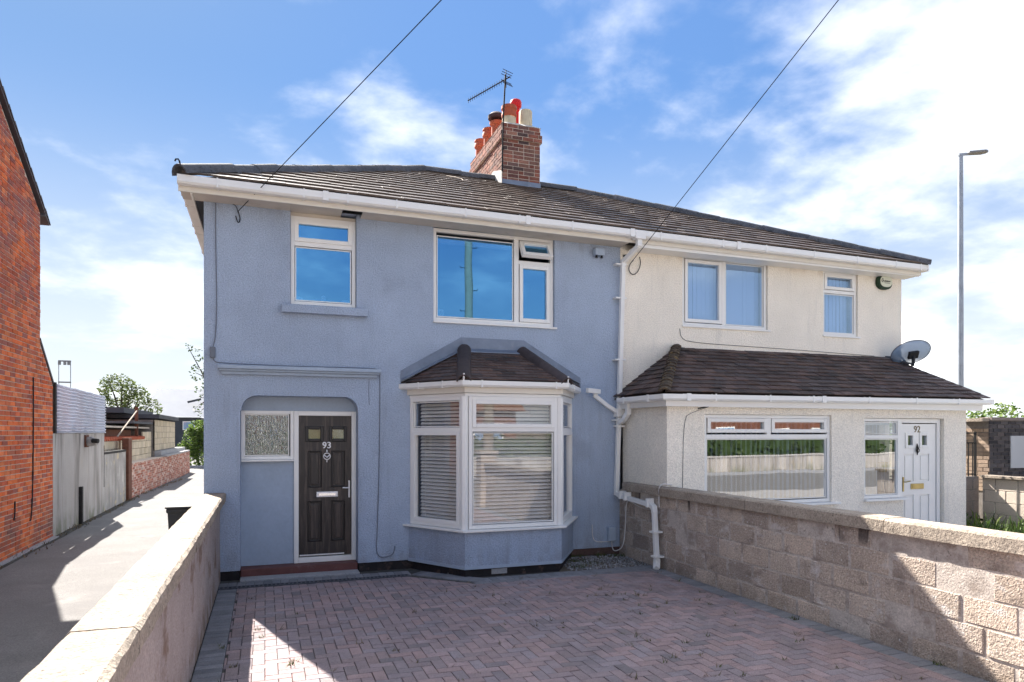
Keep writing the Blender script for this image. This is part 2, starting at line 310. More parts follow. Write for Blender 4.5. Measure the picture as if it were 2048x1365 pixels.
# ------------------------------------------------------------------ mesh helpers
class MB:
    def __init__(s): s.v = []; s.f = []
    def add(s, vs, fs):
        k = len(s.v); s.v += [tuple(v) for v in vs]; s.f += [tuple(i + k for i in f) for f in fs]; return s
    def box(s, x0, x1, y0, y1, z0, z1):
        return s.add([(x0, y0, z0), (x1, y0, z0), (x1, y1, z0), (x0, y1, z0), (x0, y0, z1), (x1, y0, z1), (x1, y1, z1), (x0, y1, z1)],
                     [(0, 3, 2, 1), (4, 5, 6, 7), (0, 1, 5, 4), (1, 2, 6, 5), (2, 3, 7, 6), (3, 0, 4, 7)])
    def obox(s, c, ax, ay, az, hx, hy, hz):
        c = Vector(c); vs = []
        for k in (-1, 1):
            for i, j in ((-1, -1), (1, -1), (1, 1), (-1, 1)):
                vs.append(c + ax * hx * i + ay * hy * j + az * hz * k)
        return s.add(vs, [(0, 3, 2, 1), (4, 5, 6, 7), (0, 1, 5, 4), (1, 2, 6, 5), (2, 3, 7, 6), (3, 0, 4, 7)])
    def bar(s, p, q, wd, ht, up=(0, 0, 1)):
        p, q = Vector(p), Vector(q); a = (q - p).normalized(); u = Vector(up)
        sd = a.cross(u)
        if sd.length < 1e-4: sd = a.cross(Vector((0, 1, 0)))
        sd.normalize(); u = sd.cross(a).normalized()
        return s.obox((p + q) / 2, a, sd, u, (q - p).length / 2, wd / 2, ht / 2)
    def tube(s, pts, r, n=8, cap=True, rot=0.0):
        pts = [Vector(p) for p in pts]; rr = r if isinstance(r, (list, tuple)) else [r] * len(pts)
        k = len(s.v); up = None; rings = []
        for i, p in enumerate(pts):
            d = (pts[min(i + 1, len(pts) - 1)] - pts[max(i - 1, 0)]).normalized()
            if up is None:
                up = Vector((0, 0, 1)) if abs(d.z) < .95 else Vector((0, 1, 0))
            sd = d.cross(up).normalized(); up = sd.cross(d).normalized()
            rings.append([p + (sd * math.cos(rot + 2 * math.pi * j / n) + up * math.sin(rot + 2 * math.pi * j / n)) * rr[i] for j in range(n)])
        for rg in rings: s.v += [tuple(v) for v in rg]
        for i in range(len(pts) - 1):
            for j in range(n):
                a, b = k + i * n + j, k + i * n + (j + 1) % n
                s.f.append((a, b, b + n, a + n))
        if cap:
            s.f.append(tuple(k + j for j in reversed(range(n)))); e = k + (len(pts) - 1) * n
            s.f.append(tuple(e + j for j in range(n)))
        return s
    def lathe(s, prof, c, n=20, axis='z'):
        k = len(s.v)
        for r, z in prof:
            for j in range(n):
                a = 2 * math.pi * j / n
                s.v.append((c[0] + r * math.cos(a), c[1] + r * math.sin(a), c[2] + z))
        for i in range(len(prof) - 1):
            for j in range(n):
                a, b = k + i * n + j, k + i * n + (j + 1) % n
                s.f.append((a, b, b + n, a + n))
        return s
    def prism(s, poly, fn, w0, w1):
        """poly of (u,v); fn(u,v,w)->xyz"""
        n = len(poly)
        return s.add([fn(u, v, w0) for u, v in poly] + [fn(u, v, w1) for u, v in poly],
                     [tuple(range(n - 1, -1, -1)), tuple(range(n, 2 * n))] + [(i, (i + 1) % n, (i + 1) % n + n, i + n) for i in range(n)])
    def mesh(s, name, mat, smooth=None):
        me = bpy.data.meshes.new(name); me.from_pydata(s.v, [], s.f)
        bm = bmesh.new(); bm.from_mesh(me); bmesh.ops.recalc_face_normals(bm, faces=bm.faces); bm.to_mesh(me); bm.free()
        if smooth:
            for p in me.polygons: p.use_smooth = True
            me.set_sharp_from_angle(angle=R(smooth))
        me.materials.append(MATS[mat]); return me
    def build(s, name, mat, parent=None, smooth=None, bevel=None):
        """one mesh object, origin at the middle of its base"""
        xs, ys, zs = zip(*s.v)
        c = Vector(((min(xs) + max(xs)) / 2, (min(ys) + max(ys)) / 2, min(zs)))
        s.v = [(x - c.x, y - c.y, z - c.z) for x, y, z in s.v]
        o = bpy.data.objects.new(name, s.mesh(name, mat, smooth)); COL.objects.link(o); o.location = c
        if bevel:
            bv = o.modifiers.new('edge', 'BEVEL'); bv.width = bevel; bv.segments = 2; bv.limit_method = 'ANGLE'; bv.angle_limit = R(40)
        if parent: par(o, parent)
        return o


def par(o, p):
    o.parent = p
    o.matrix_parent_inverse = p.matrix_basis.inverted()


def tag(o, label=None, cat=None, group=None, kind=None):
    for k, v in (('label', label), ('category', cat), ('group', group), ('kind', kind)):
        if v: o[k] = v
    return o


def thing(name, loc, label, cat, group=None):
    o = bpy.data.objects.new(name, None); COL.objects.link(o); o.location = loc; o.empty_display_size = .2
    return tag(o, label, cat, group)


def inst(name, me, mw, parent):
    o = bpy.data.objects.new(name, me); COL.objects.link(o); o.matrix_basis = mw
    if parent: par(o, parent)
    return o


def bx(name, mat, parent, x0, x1, y0, y1, z0, z1, bevel=None):
    return MB().box(x0, x1, y0, y1, z0, z1).build(name, mat, parent, bevel=bevel)


def XZ(y0):
    return lambda u, v, w: (u, y0 + w, v)


def YZ(x0):
    return lambda u, v, w: (x0 + w, u, v)


def holed(name, mat, parent, outer, holes, fn, depth):
    """a slab with openings: outer loop and hole loops in (u,v), thickness depth"""
    bm = bmesh.new(); ed = []
    for lp in [outer] + holes:
        vs = [bm.verts.new(fn(u, v, 0)) for u, v in lp]
        ed += [bm.edges.new((vs[i], vs[(i + 1) % len(vs)])) for i in range(len(vs))]
    bmesh.ops.triangle_fill(bm, use_beauty=True, use_dissolve=False, edges=ed)
    r = bmesh.ops.extrude_face_region(bm, geom=bm.faces[:])
    a, b2 = Vector(fn(0, 0, 0)), Vector(fn(0, 0, depth))
    bmesh.ops.translate(bm, vec=b2 - a, verts=[v for v in r['geom'] if isinstance(v, bmesh.types.BMVert)])
    bmesh.ops.recalc_face_normals(bm, faces=bm.faces[:])
    me = bpy.data.meshes.new(name); bm.to_mesh(me); bm.free(); me.materials.append(MATS[mat])
    o = bpy.data.objects.new(name, me); COL.objects.link(o)
    if parent: par(o, parent)
    return o


def rect(x0, x1, z0, z1): return [(x0, z0), (x1, z0), (x1, z1), (x0, z1)]


def frame_ring(mb, x0, x1, z0, z1, t, fn, w0, w1, tb=None):
    tb = tb or t
    for r in (rect(x0, x0 + t, z0, z1), rect(x1 - t, x1, z0, z1), rect(x0 + t, x1 - t, z1 - t, z1), rect(x0 + t, x1 - t, z0, z0 + tb)):
        mb.prism(r, fn, w0, w1)
    return mb


def clip_poly(poly, region):
    """clip a polygon by a convex counter-clockwise region"""
    out = poly
    for i in range(len(region)):
        ax, ay = region[i]; bx_, by_ = region[(i + 1) % len(region)]
        inside = lambda p: (bx_ - ax) * (p[1] - ay) - (by_ - ay) * (p[0] - ax) >= -1e-9
        new = []
        for j in range(len(out)):
            p, q = out[j], out[(j + 1) % len(out)]
            pi, qi = inside(p), inside(q)
            if pi: new.append(p)
            if pi != qi:
                d = (bx_ - ax) * (q[1] - p[1]) - (by_ - ay) * (q[0] - p[0])
                tt = ((by_ - ay) * (p[0] - ax) - (bx_ - ax) * (p[1] - ay)) / d
                new.append((p[0] + (q[0] - p[0]) * tt, p[1] + (q[1] - p[1]) * tt))
        out = new
        if len(out) < 3: return []
    return out


def area(p): return abs(sum(p[i][0] * p[(i + 1) % len(p)][1] - p[(i + 1) % len(p)][0] * p[i][1] for i in range(len(p)))) / 2


def solid_piece(poly, h0, h1, bev=.0, jit=0.0):
    """flat piece with its top edge drawn in a little (worn arris); poly in local (u,v)"""
    cx = sum(p[0] for p in poly) / len(poly); cy = sum(p[1] for p in poly) / len(poly)
    top = []
    for x, y in poly:
        dx, dy = cx - x, cy - y; L = math.hypot(dx, dy) or 1
        top.append((x + dx / L * bev * 1.4, y + dy / L * bev * 1.4))
    n = len(poly)
    vs = [(x, y, h0) for x, y in poly] + [(x, y, h1 - bev) for x, y in poly] + [(x, y, h1) for x, y in top]
    fs = [tuple(range(2 * n, 3 * n))]
    for i in range(n):
        j = (i + 1) % n
        fs += [(i, j, j + n, i + n), (i + n, j + n, j + 2 * n, i + 2 * n)]
    return vs, fs


CAMP = Vector((0, 0, 1.92)); FW = Vector((math.sin(math.atan(494 / 1365)), math.cos(math.atan(494 / 1365)), 0)); RT = Vector((FW.y, -FW.x, 0))


def in_view(p, mg=0.02):
    d = Vector(p) - CAMP; z = d.dot(FW)
    if z < .5: return None
    u = d.dot(RT) / z * 1365; v = -d.z / z * 1365
    return z if abs(u) < 1024 * (1 + mg) and -865 * (1 + mg) < v < 500 * (1 + mg) else None


def pieces(name, mat, parent, items, shared=None, limit=300):
    """items: (matrix, key, verts, faces). The largest in view become objects, the rest one 'stuff' part."""
    scored = []
    for it in items:
        c = it[0] @ (sum((Vector(v) for v in it[2]), Vector()) / len(it[2]))
        z = in_view(c); scored.append((z if z else 1e3 + (c - CAMP).length, it))
    scored.sort(key=lambda a: a[0])
    cache = {}
    for z, it in scored[:limit]:
        mw, key, vs, fs = it
        if key is not None and key in cache: me = cache[key]
        else:
            mb = MB(); mb.add(vs, fs); me = mb.mesh(name, mat)
            if key is not None: cache[key] = me
        inst(name, me, mw, parent)
    rest = scored[limit:]
    if rest:
        mb = MB()
        for z, (mw, key, vs, fs) in rest: mb.add([mw @ Vector(v) for v in vs], fs)
        me = mb.mesh(name + '_mass', mat); o = bpy.data.objects.new(name + '_mass', me); COL.objects.link(o); o['kind'] = 'stuff'; par(o, parent)


def basis(o, u, v, n):
    m = Matrix((u, v, n)).transposed().to_4x4(); m.translation = Vector(o); return m


def tiles(name, mat, parent, O, u, s, n, region, gauge, wid, lift, thick, over=.06, limit=300, jitter=.004, stagger=True):
    """lay roof tiles over a convex region given in (along eave, up slope) metres"""
    smax = max(p[1] for p in region); u0 = min(p[0] for p in region); u1 = max(p[0] for p in region)
    rnd = random.Random(3); items = []; L = gauge + over; i = 0
    O = Vector(O); u, s, n = Vector(u), Vector(s), Vector(n)
    while i * gauge < smax - .02:
        sv = i * gauge; off = (wid / 2 if stagger and i % 2 else 0)
        k = math.floor((u0 - off) / wid)
        while k * wid + off < u1:
            a = k * wid + off; k += 1
            poly = clip_poly([(a + .002, sv), (a + wid - .002, sv), (a + wid - .002, sv + L), (a + .002, sv + L)], region)
            if not poly or area(poly) < wid * L * .06: continue
            full = abs(area(poly) - (wid - .004) * L) < 1e-5
            jl = lift + rnd.uniform(-jitter, jitter); js = rnd.uniform(-jitter, jitter)
            lp = [(p[0] - a, p[1] - sv) for p in poly]
            hb = lambda y: lift * (1 - y / L)
            nn = len(lp)
            vs = [(x, y, hb(y)) for x, y in lp] + [(x, y, hb(y) + thick) for x, y in lp]
            fs = [tuple(range(nn - 1, -1, -1)), tuple(range(nn, 2 * nn))] + [(q, (q + 1) % nn, (q + 1) % nn + nn, q + nn) for q in range(nn)]
            mw = basis(O + u * a + s * (sv + js) + n * (jl - lift), u, s, n) @ Matrix.Rotation(rnd.uniform(-jitter, jitter) * 1.5, 4, 'Z') @ Matrix.Rotation(rnd.uniform(-jitter, jitter) * 2, 4, 'Y')
            items.append((mw, 'full' if full else None, vs, fs))
        i += 1
    pieces(name, mat, parent, items, limit=limit)


def ridge_run(name, mat, parent, p, q, r, seg, taper=.0, up=(0, 0, 1), arc=1.0, first=None):
    p, q = Vector(p), Vector(q); d = q - p; L = d.length; d.normalize()
    sd = d.cross(Vector(up)).normalized(); n = sd.cross(d).normalized()
    k = max(1, round(L / seg)); sg = L / k; N = 8
    vs = []; fs = []
    for (y, rr) in ((-.02, r * (1 + taper)), (sg, r)):
        for a in range(N + 1):
            th = math.pi * (.5 - arc / 2 + arc * a / N); vs.append((rr * math.cos(th), y, rr * math.sin(th) - r * .35))
        for a in range(N, -1, -1):
            th = math.pi * (.5 - arc / 2 + arc * a / N); vs.append(((rr - .022) * math.cos(th), y, (rr - .022) * math.sin(th) - r * .35))
    T = 2 * (N + 1)
    for j in range(T): fs.append((j, (j + 1) % T, (j + 1) % T + T, j + T))
    for b in (0, T):
        for a in range(N): fs.append((b + a, b + a + 1, b + T - 2 - a, b + T - 1 - a))
    mb = MB(); mb.add(vs, fs); me = mb.mesh(name, mat, 40)
    rnd = random.Random(5)
    for i in range(k):
        mw = basis(p + d * sg * i + n * rnd.uniform(-.006, .006), sd, d, n) @ Matrix.Rotation(rnd.uniform(-.02, .02), 4, 'X') @ Matrix.Rotation(rnd.uniform(-.03, .03), 4, 'Y')
        inst(name, me, mw, parent)


def brick_items(O, u, v, n, region, bl, bh, joint, proud, header=0.0, seed=1, bev=.004, off2=None):
    rnd = random.Random(seed); items = []
    O, u, v, n = Vector(O), Vector(u), Vector(v), Vector(n)
    u0 = min(p[0] for p in region); u1 = max(p[0] for p in region); v0 = min(p[1] for p in region); v1 = max(p[1] for p in region)
    j = 0
    while v0 + j * (bh + joint) < v1 - .01:
        z = v0 + j * (bh + joint); a = u0 - (0 if j % 2 == 0 else (off2 or (bl + joint) / 2))
        while a < u1:
            ln = bl
            if header and rnd.random() < header: ln = (bl - joint) / 2
            poly = clip_poly(rect(a, a + ln, z, z + bh), region)
            if poly and area(poly) > .12 * bl * bh:
                full = abs(area(poly) - bl * bh) < 1e-6
                lp = [(p[0] - a, p[1] - z) for p in poly]
                pv = rnd.uniform(-.003, .004)
                vs, fs = solid_piece(lp, -.02, proud, bev)
                mw = basis(O + u * a + v * z + n * pv, u, v, n) @ Matrix.Rotation(rnd.uniform(-.008, .008), 4, 'Z')
                items.append((mw, 'f' if full else None, vs, fs))
            a += ln + joint
        j += 1
    return items


def leaves(name, mat, parent, blobs, count, size, seed, flat=.5):
    """leaf-sized faces spread through several uneven clumps"""
    rnd = random.Random(seed); mb = MB()
    wsum = sum(b[3] * b[4] * b[5] for b in blobs)
    for (x, y, z, rx, ry, rz) in blobs:
        for _ in range(int(count * rx * ry * rz / wsum)):
            while True:
                p = Vector((rnd.uniform(-1, 1), rnd.uniform(-1, 1), rnd.uniform(-1, 1)))
                if p.length < 1 and (p.length > .45 or rnd.random() < .25): break
            p = Vector((x + p.x * rx, y + p.y * ry, z + p.z * rz))
            if mnoise.noise(p * 1.7 / max(.4, rx)) < -.18: continue
            a = Vector((rnd.gauss(0, 1), rnd.gauss(0, 1), rnd.gauss(0, flat))).normalized(); b = a.orthogonal().normalized()
            b = (Matrix.Rotation(rnd.uniform(0, 6.28), 3, a) @ b)
            s = size * rnd.uniform(.6, 1.4); c = a * s; d = b * s * .55
            mb.add([p - c, p + d, p + c, p - d], [(0, 1, 2, 3)])
    return mb.build(name, mat, parent)


def trunk_mb(base, top, r, limbs, seed):
    rnd = random.Random(seed); mb = MB(); base, top = Vector(base), Vector(top)
    pts = [base.lerp(top, t_) + Vector((rnd.uniform(-.08, .08), rnd.uniform(-.08, .08), 0)) * (0 if t_ == 0 else 1) for t_ in (0, .3, .6, 1)]
    mb.tube(pts, [r, r * .8, r * .55, r * .2], 7)
    for l in limbs:
        s0 = pts[rnd.choice((1, 2))]; l = Vector(l); m_ = s0.lerp(l, .5) + Vector((0, 0, rnd.uniform(.05, .25)))
        mb.tube([s0, m_, l], [r * .45, r * .28, r * .08], 5)
    return mb


def FN(P, d, nin):
    P, d, nin = Vector(P), Vector(d).normalized(), Vector(nin).normalized()
    return lambda u, v, w: tuple(P + d * u + Vector((0, 0, 1)) * v + nin * w)


def window(parent, fn, x0, x1, z0, z1, vbars=(), hbars=(), cells=(), t=.05, w=(0, .07), pane='pane_upper', mat='upvc', name='window', tb=None):
    """frame with bars; cells: (x0,x1,z0,z1,kind) kind 'fix', 'sash' or ('open', degrees)"""
    mb = MB(); frame_ring(mb, x0, x1, z0, z1, t, fn, w[0], w[1], tb)
    for x, wd, a, b in vbars: mb.prism(rect(x - wd / 2, x + wd / 2, a, b), fn, w[0] + .001, w[1] - .001)
    for z, ht, a, b in hbars: mb.prism(rect(a, b, z - ht / 2, z + ht / 2), fn, w[0] + .002, w[1] - .002)
    win = mb.build(name, mat, parent, bevel=.004)
    for a, b, c, d, kind in cells:
        f2 = fn
        st = .055
        if isinstance(kind, tuple):
            ang = R(kind[1]); ca, sa = math.cos(ang), math.sin(ang)
            f2 = lambda u, v, ww, d=d, ca=ca, sa=sa: fn(u, d + (v - d) * ca - (ww - w[0]) * sa, w[0] + (v - d) * sa + (ww - w[0]) * ca)
        if kind == 'fix':
            st = .012
            frame_ring(mb2 := MB(), a, b, c, d, st, f2, w[0] + .02, w[1] - .01)
            s = mb2.build('glazing_bead', mat, win)
        else:
            frame_ring(mb2 := MB(), a - .012, b + .012, c - .012, d + .012, st, f2, w[0] - .014, w[1] - .012)
            s = mb2.build('sash', mat, win, bevel=.005)
        p = MB().prism(rect(a + st - .014, b - st + .014, c + st - .014, d - st + .014), f2, w[0] + .03, w[0] + .036).build('pane', pane, win)
    return win


# ------------------------------------------------------------------ ground
def sheet(name, mat, poly, z, kind='structure', depth=.3):
    o = MB().prism(poly, lambda u, v, w: (u, v, w), z - depth, z).build(name, mat)
    return tag(o, kind=kind)


sheet('ground', 'earth', [(-900, -900), (900, -900), (900, 900), (-900, 900)], -.06)
sheet('alley', 'asphalt', [(-6.0, .4), (-.69, .4), (-.69, 75), (-3.3, 75), (-3.9, 23), (-6.0, 12)], -.004)
sheet('yard', 'asphalt', [(-14, 42), (10, 42), (10, 75), (-14, 75)], -.012)
M('paving_flag', (.42, .40, .38), .95, (2, .12), (40, .15))
sheet('pavement', 'paving_flag', [(-60, -1.6), (60, -1.6), (60, .4), (-60, .4)], -.01)
sheet('road', 'road_asphalt', [(-200, -9.5), (200, -9.5), (200, -1.6), (-200, -1.6)], -.045)
sheet('pavement', 'concrete', [(-60, -11.2), (60, -11.2), (60, -9.5), (-60, -9.5)], -.01)
drive = sheet('driveway', 'paving_sand', [(-.56, .4), (5.27, .4), (5.27, 9.6), (-.56, 9.6)], -.012)
sheet('garden_path', 'concrete', [(5.42, .4), (14.2, .4), (14.2, 8.4), (5.42, 8.4)], -.03)

# block paving, laid square to the house in herringbone; soldier border round it
FIELD = [(-.32, .45), (5.03, .45), (5.03, 8.24), (2.52, 8.24), (1.78, 9.02), (-.32, 9.02)]
items = []; rnd = random.Random(11); PW = .1
for i in range(-6, 56):
    for j in range(2, 96):
        h = (i - j) % 4
        if h == 0: a = rect(i * PW, i * PW + .2, j * PW, j * PW + .1)
        elif h == 2: a = rect(i * PW, i * PW + .1, (j - 1) * PW, (j - 1) * PW + .2)
        else: continue
        g = .0025
        a = [(a[0][0] + g, a[0][1] + g), (a[1][0] - g, a[1][1] + g), (a[2][0] - g, a[2][1] - g), (a[3][0] + g, a[3][1] - g)]
        if a[2][0] < -.32 or a[0][0] > 5.03 or a[2][1] < .45: continue
        # the field is a rectangle with one corner cut by the diagonal drain
        p = clip_poly(a, [(-.32, .45), (5.03, .45), (5.03, 8.24), (-.32, 8.24)])
        q = clip_poly(a, [(-.32, 8.24), (2.52, 8.24), (1.78, 9.02), (-.32, 9.02)])
        for pp in (p, q):
            if pp and area(pp) > .0018:
                full = abs(area(pp) - area(a)) < 1e-6
                ox, oy = a[0]
                lp = [(x - ox, y - oy) for x, y in pp]
                vs, fs = solid_piece(lp, -.02, .004, .004)
                wob = .010 * mnoise.noise(Vector((ox * .7, oy * .7, 0)))
                mw = Matrix.Translation((ox, oy, wob + rnd.uniform(-.0015, .0015))) @ Matrix.Rotation(rnd.uniform(-.012, .012), 4, 'X') @ Matrix.Rotation(rnd.uniform(-.012, .012), 4, 'Y')
                items.append((mw, ('f', h) if full else None, vs, fs))
pieces('paver', 'paver', drive, items, limit=300)
items = []


def soldier(p, q, ln, wd=.1):
    """a row of pavers side by side from p to q, each reaching ln to the left of the walk"""
    p, q = Vector((*p, 0)), Vector((*q, 0)); d = (q - p); k = max(1, round(d.length / (wd + .003))); st = d.length / k; d.normalize(); n = Vector((-d.y, d.x, 0))
    for i in range(k):
        vs, fs = solid_piece([(0, 0), (st - .004, 0), (st - .004, ln), (0, ln)], -.02, .004, .004)
        mw = basis(p + d * st * i + Vector((0, 0, rnd.uniform(-.002, .002))), d, n, Vector((0, 0, 1)))
        items.append((mw, None, vs, fs))


soldier((-.325, .5), (-.325, 9.0), .21); soldier((5.24, .5), (5.24, 8.45), .205)
soldier((-.54, 9.15), (1.86, 9.13), .24); soldier((1.86, 9.13), (2.56, 8.36), .24); soldier((2.56, 8.36), (5.24, 8.36), .22)
soldier((2.50, 8.25), (5.03, 8.25), .1, .2)
pieces('border_paver', 'paver_grey', drive, items, limit=200)
# slot drain in front of the door
dm = MB()
d0, d1 = Vector((-.54, 9.085, 0)), Vector((1.82, 9.065, 0)); k = 46
dm.box(-.54, 1.82, 9.03, 9.045, -.02, .008); dm.box(-.54, 1.82, 9.125, 9.14, -.02, .008)
for i in range(k + 1):
    x = -.54 + (2.36 - .018) * i / k; dm.box(x, x + .018, 9.045, 9.125, -.02, .006)
dr = dm.build('drain_channel', 'cable_grey', drive)
db = bx('drain_base', 'stain_black', drive, -.54, 1.82, 9.045, 9.125, -.02, -.008)

# small plants in the joints, gravel by the wall
rnd = random.Random(21); wm = MB(); wd_ = MB()
for _ in range(230):
    x = rnd.uniform(-.3, 5.1); y = rnd.uniform(2.6, 8.4)
    if rnd.random() > .2 + .8 * (x > 2.2): continue
    for _k in range(rnd.randint(3, 9)):
        a = rnd.uniform(0, 6.28); L = rnd.uniform(.015, .055); wdt = .005
        d = Vector((math.cos(a), math.sin(a), rnd.uniform(.2, 1.2))) * L; s = Vector((-math.sin(a), math.cos(a), 0)) * wdt
        p = Vector((x + rnd.uniform(-.03, .03), y + rnd.uniform(-.02, .02), .002))
        (wd_ if rnd.random() < .6 else wm).add([p - s, p + s, p + d], [(0, 1, 2)])
for (x, y) in ((-.36, 6.6), (-.34, 5.6), (.2, 5.9), (-.44, 4.3), (5.2, 3.5), (5.22, 4.1), (5.1, 5.6), (4.9, 3.4)):
    for _k in range(16):
        a = rnd.uniform(0, 6.28); L = rnd.uniform(.02, .07); d = Vector((math.cos(a) * .7, math.sin(a) * .7, rnd.uniform(.3, 1))) * L; s = Vector((-math.sin(a), math.cos(a), 0)) * .006
        p = Vector((x + rnd.uniform(-.03, .03), y + rnd.uniform(-.05, .05), .0)); wm.add([p - s, p + s, p + d], [(0, 1, 2)])
tag(wm.build('weeds', 'weed'), kind='stuff'); tag(wd_.build('dry_weeds', 'weed_dry'), kind='stuff')
gm = MB(); wm = MB()
sheet('gravel_bed', 'earth', [(3.8, 8.60), (5.27, 8.60), (5.27, 9.6), (4.3, 9.6)], -.006)
for _ in range(1500):
    x = rnd.uniform(4.0, 5.25); y = rnd.uniform(8.60, 9.55)
    if y < 9.6 - (4.5 - x) * 1.55 and x < 4.5 and y > 8.7 and x < 4.5 - (9.6 - y) * .63: continue
    r = rnd.uniform(.007, .02); c = Vector((x, y, .0))
    ax = [Vector((rnd.uniform(.6, 1), 0, 0)), Vector((0, rnd.uniform(.6, 1), 0)), Vector((0, 0, rnd.uniform(.4, .8)))]
    rot = Matrix.Rotation(rnd.uniform(0, 6.28), 3, 'Z')
    vs = [c + rot @ (a * s) * r for a in ax for s in (-1, 1)]
    gm.add(vs, [(0, 2, 4), (2, 1, 4), (1, 3, 4), (3, 0, 4), (2, 0, 5), (1, 2, 5), (3, 1, 5), (0, 3, 5)])
tag(gm.build('gravel', 'pebble'), kind='stuff')
for (x, y, k_) in ((4.35, 9.2, 60), (4.9, 9.5, 70), (5.15, 9.4, 60), (4.55, 9.55, 50), (4.2, 8.8, 40)):
    for _k in range(k_):
        a = rnd.uniform(0, 6.28); L = rnd.uniform(.02, .09); d = Vector((math.cos(a) * .6, math.sin(a) * .6, rnd.uniform(.4, 1))) * L; s = Vector((-math.sin(a), math.cos(a), 0)) * .008
        p = Vector((x + rnd.gauss(0, .07), y + rnd.gauss(0, .04), .0)); wm.add([p - s, p + s, p + d], [(0, 1, 2)])
tag(wm.build('weeds', 'weed'), kind='stuff')

# ------------------------------------------------------------------ grey house
F = 9.6


def gz(x): return -.0062 * x


H1 = thing('grey_house', (2.3, 9.6, 0), 'grey rendered house with black front door numbered 93 and a bay window', 'house', 'pair of semi-detached houses')
X0, X1, ZT = -.74, 5.30, 4.93


def arc(cx, cy, r, a0, a1, n=7): return [(cx + r * math.cos(R(a0 + (a1 - a0) * i / n)), cy + r * math.sin(R(a0 + (a1 - a0) * i / n))) for i in range(n + 1)]


porch = [(-.305, -.05), (1.212, -.05), (1.212, 2.20)] + arc(1.02, 2.215, .19, 0, 90) + arc(-.10, 2.215, .19, 90, 180) + [(-.305, 2.2)]
bayhole = rect(2.05, 4.36, .62, 2.5)
holed('wall', 'grey_render', H1, [(X0, .11), (-.305, .11), (-.305, -.05), (-.3049, -.05), (1.212, -.0499), (1.2121, .11), (X1, .11), (X1, ZT), (X0, ZT)][:0] or
      [(X0, .11), (-.305, .11), (-.305, 2.2)] + list(reversed(arc(-.10, 2.215, .19, 90, 180))) + list(reversed(arc(1.02, 2.215, .19, 0, 90))) + [(1.212, 2.2), (1.212, .11), (X1, .11), (X1, ZT), (X0, ZT)],
      [rect(.32, 1.19, 3.64, 4.925), rect(2.275, 4.168, 3.522, 4.925), bayhole], XZ(F), .26)
bx('wall', 'grey_render', H1, X0, X0 + .25, F + .262, 16.6, .0, ZT + .1)
bx('wall', 'grey_render', H1, X0 + .25, X1, 16.4, 16.6, .0, ZT + .1)
bx('wall', 'interior_wall', H1, X1 - .12, X1, F + .262, 16.4, .0, ZT + .1)
bx('wall', 'interior_wall', H1, X0 + .25, X1 - .12, 13.2, 13.3, .0, ZT + .1)
bx('storey_floor', 'dark_room', H1, X0 + .25, X1 - .12, F + .262, 13.2, 2.62, 2.85)
bx('storey_floor', 'dark_room', H1, X0 + .25, X1 - .12, F + .262, 13.2, .12, .17)
bx('room_ceiling', 'interior_wall', H1, X0 + .25, X1 - .12, F + .262, 13.2, 5.0, 5.05)
bx('wall', 'interior_wall', H1, 1.62, 1.72, F + .262, 13.2, .17, 2.62)
bx('wall', 'interior_wall', H1, 1.62, 1.72, F + .262, 13.2, 2.85, 5.0)
# plinth, left pier, right of the door
bx('plinth', 'plinth_black', H1, X0, -.315, F + .02, F + .25, -.03, .11)
bx('plinth', 'plinth_black', H1, 1.222, 1.95, F + .018, F + .25, -.03, .11)
bx('plinth', 'plinth_brown', H1, 4.43, X1, F + .02, F + .25, -.03, .105)
# porch: sloping ceiling, side light, door
bx('porch_ceiling', 'grey_smooth', H1, -.305, 1.212, F + .262, F + .30, 2.215, 2.5)
holed('wall', 'grey_smooth', H1, [(-.31, .12), (.372, .12), (.372, 1.53), (-.31, 1.53)], [], XZ(F + .25), .1)
bx('doorstep', 'step_red', H1, -.303, 1.21, F + .03, F + .36, -.03, .115, bevel=.01)
bx('doorstep', 'concrete', H1, -.303, 1.21, F - .19, F + .028, -.03, .022, bevel=.006)
bx('wall', 'grey_smooth', H1, 1.212, 1.23, F + .262, F + .36, .115, 2.215)
sl = window(H1, XZ(F + .235), -.303, .372, 1.55, 2.213, cells=[(-.303 + .04, .372 - .06, 1.60, 2.165, 'fix')], t=.045, pane='pane_frosted')
bx('sill', 'upvc', sl, -.303, .372, F + .18, F + .26, 1.525, 1.548, bevel=.004)
frame_ring(mb := MB(), .374, 1.211, .118, 2.212, .062, XZ(F + .225), 0, .09, .075)
dframe = mb.build('door_frame', 'upvc', H1, bevel=.005)
door = MB()
fnD = XZ(F + .25)
dx0, dx1, dz0, dz1 = .438, 1.147, .20, 2.148
pan = [(.555, .745, 1.15, 1.66), (.868, 1.058, 1.15, 1.66), (.555, .745, .40, .965), (.868, 1.058, .40, .965)]
lig = [(.535, .755, 1.80, 1.99), (.855, 1.075, 1.80, 1.99)]
leaf = holed('front_door', 'door_black', H1, rect(dx0, dx1, dz0, dz1), [rect(*p) for p in pan + lig], fnD, .05)
tag(leaf, 'black woodgrain front door with six panels and number 93')
for a, b, c, d in pan:
    frame_ring(mb := MB(), a, b, c, d, .024, XZ(F + .262), 0, .03); mb.build('moulding', 'door_recess', leaf, bevel=.008)
    mb = MB(); mb.prism(rect(a + .024, b - .024, c + .024, d - .024), XZ(F + .27), 0, .02)
    mb.build('panel', 'door_black', leaf)
    mb = MB(); mb.prism(rect(a + .042, b - .042, c + .042, d - .042), XZ(F + .255), 0, .014); mb.build('panel', 'door_black', leaf, bevel=.008)
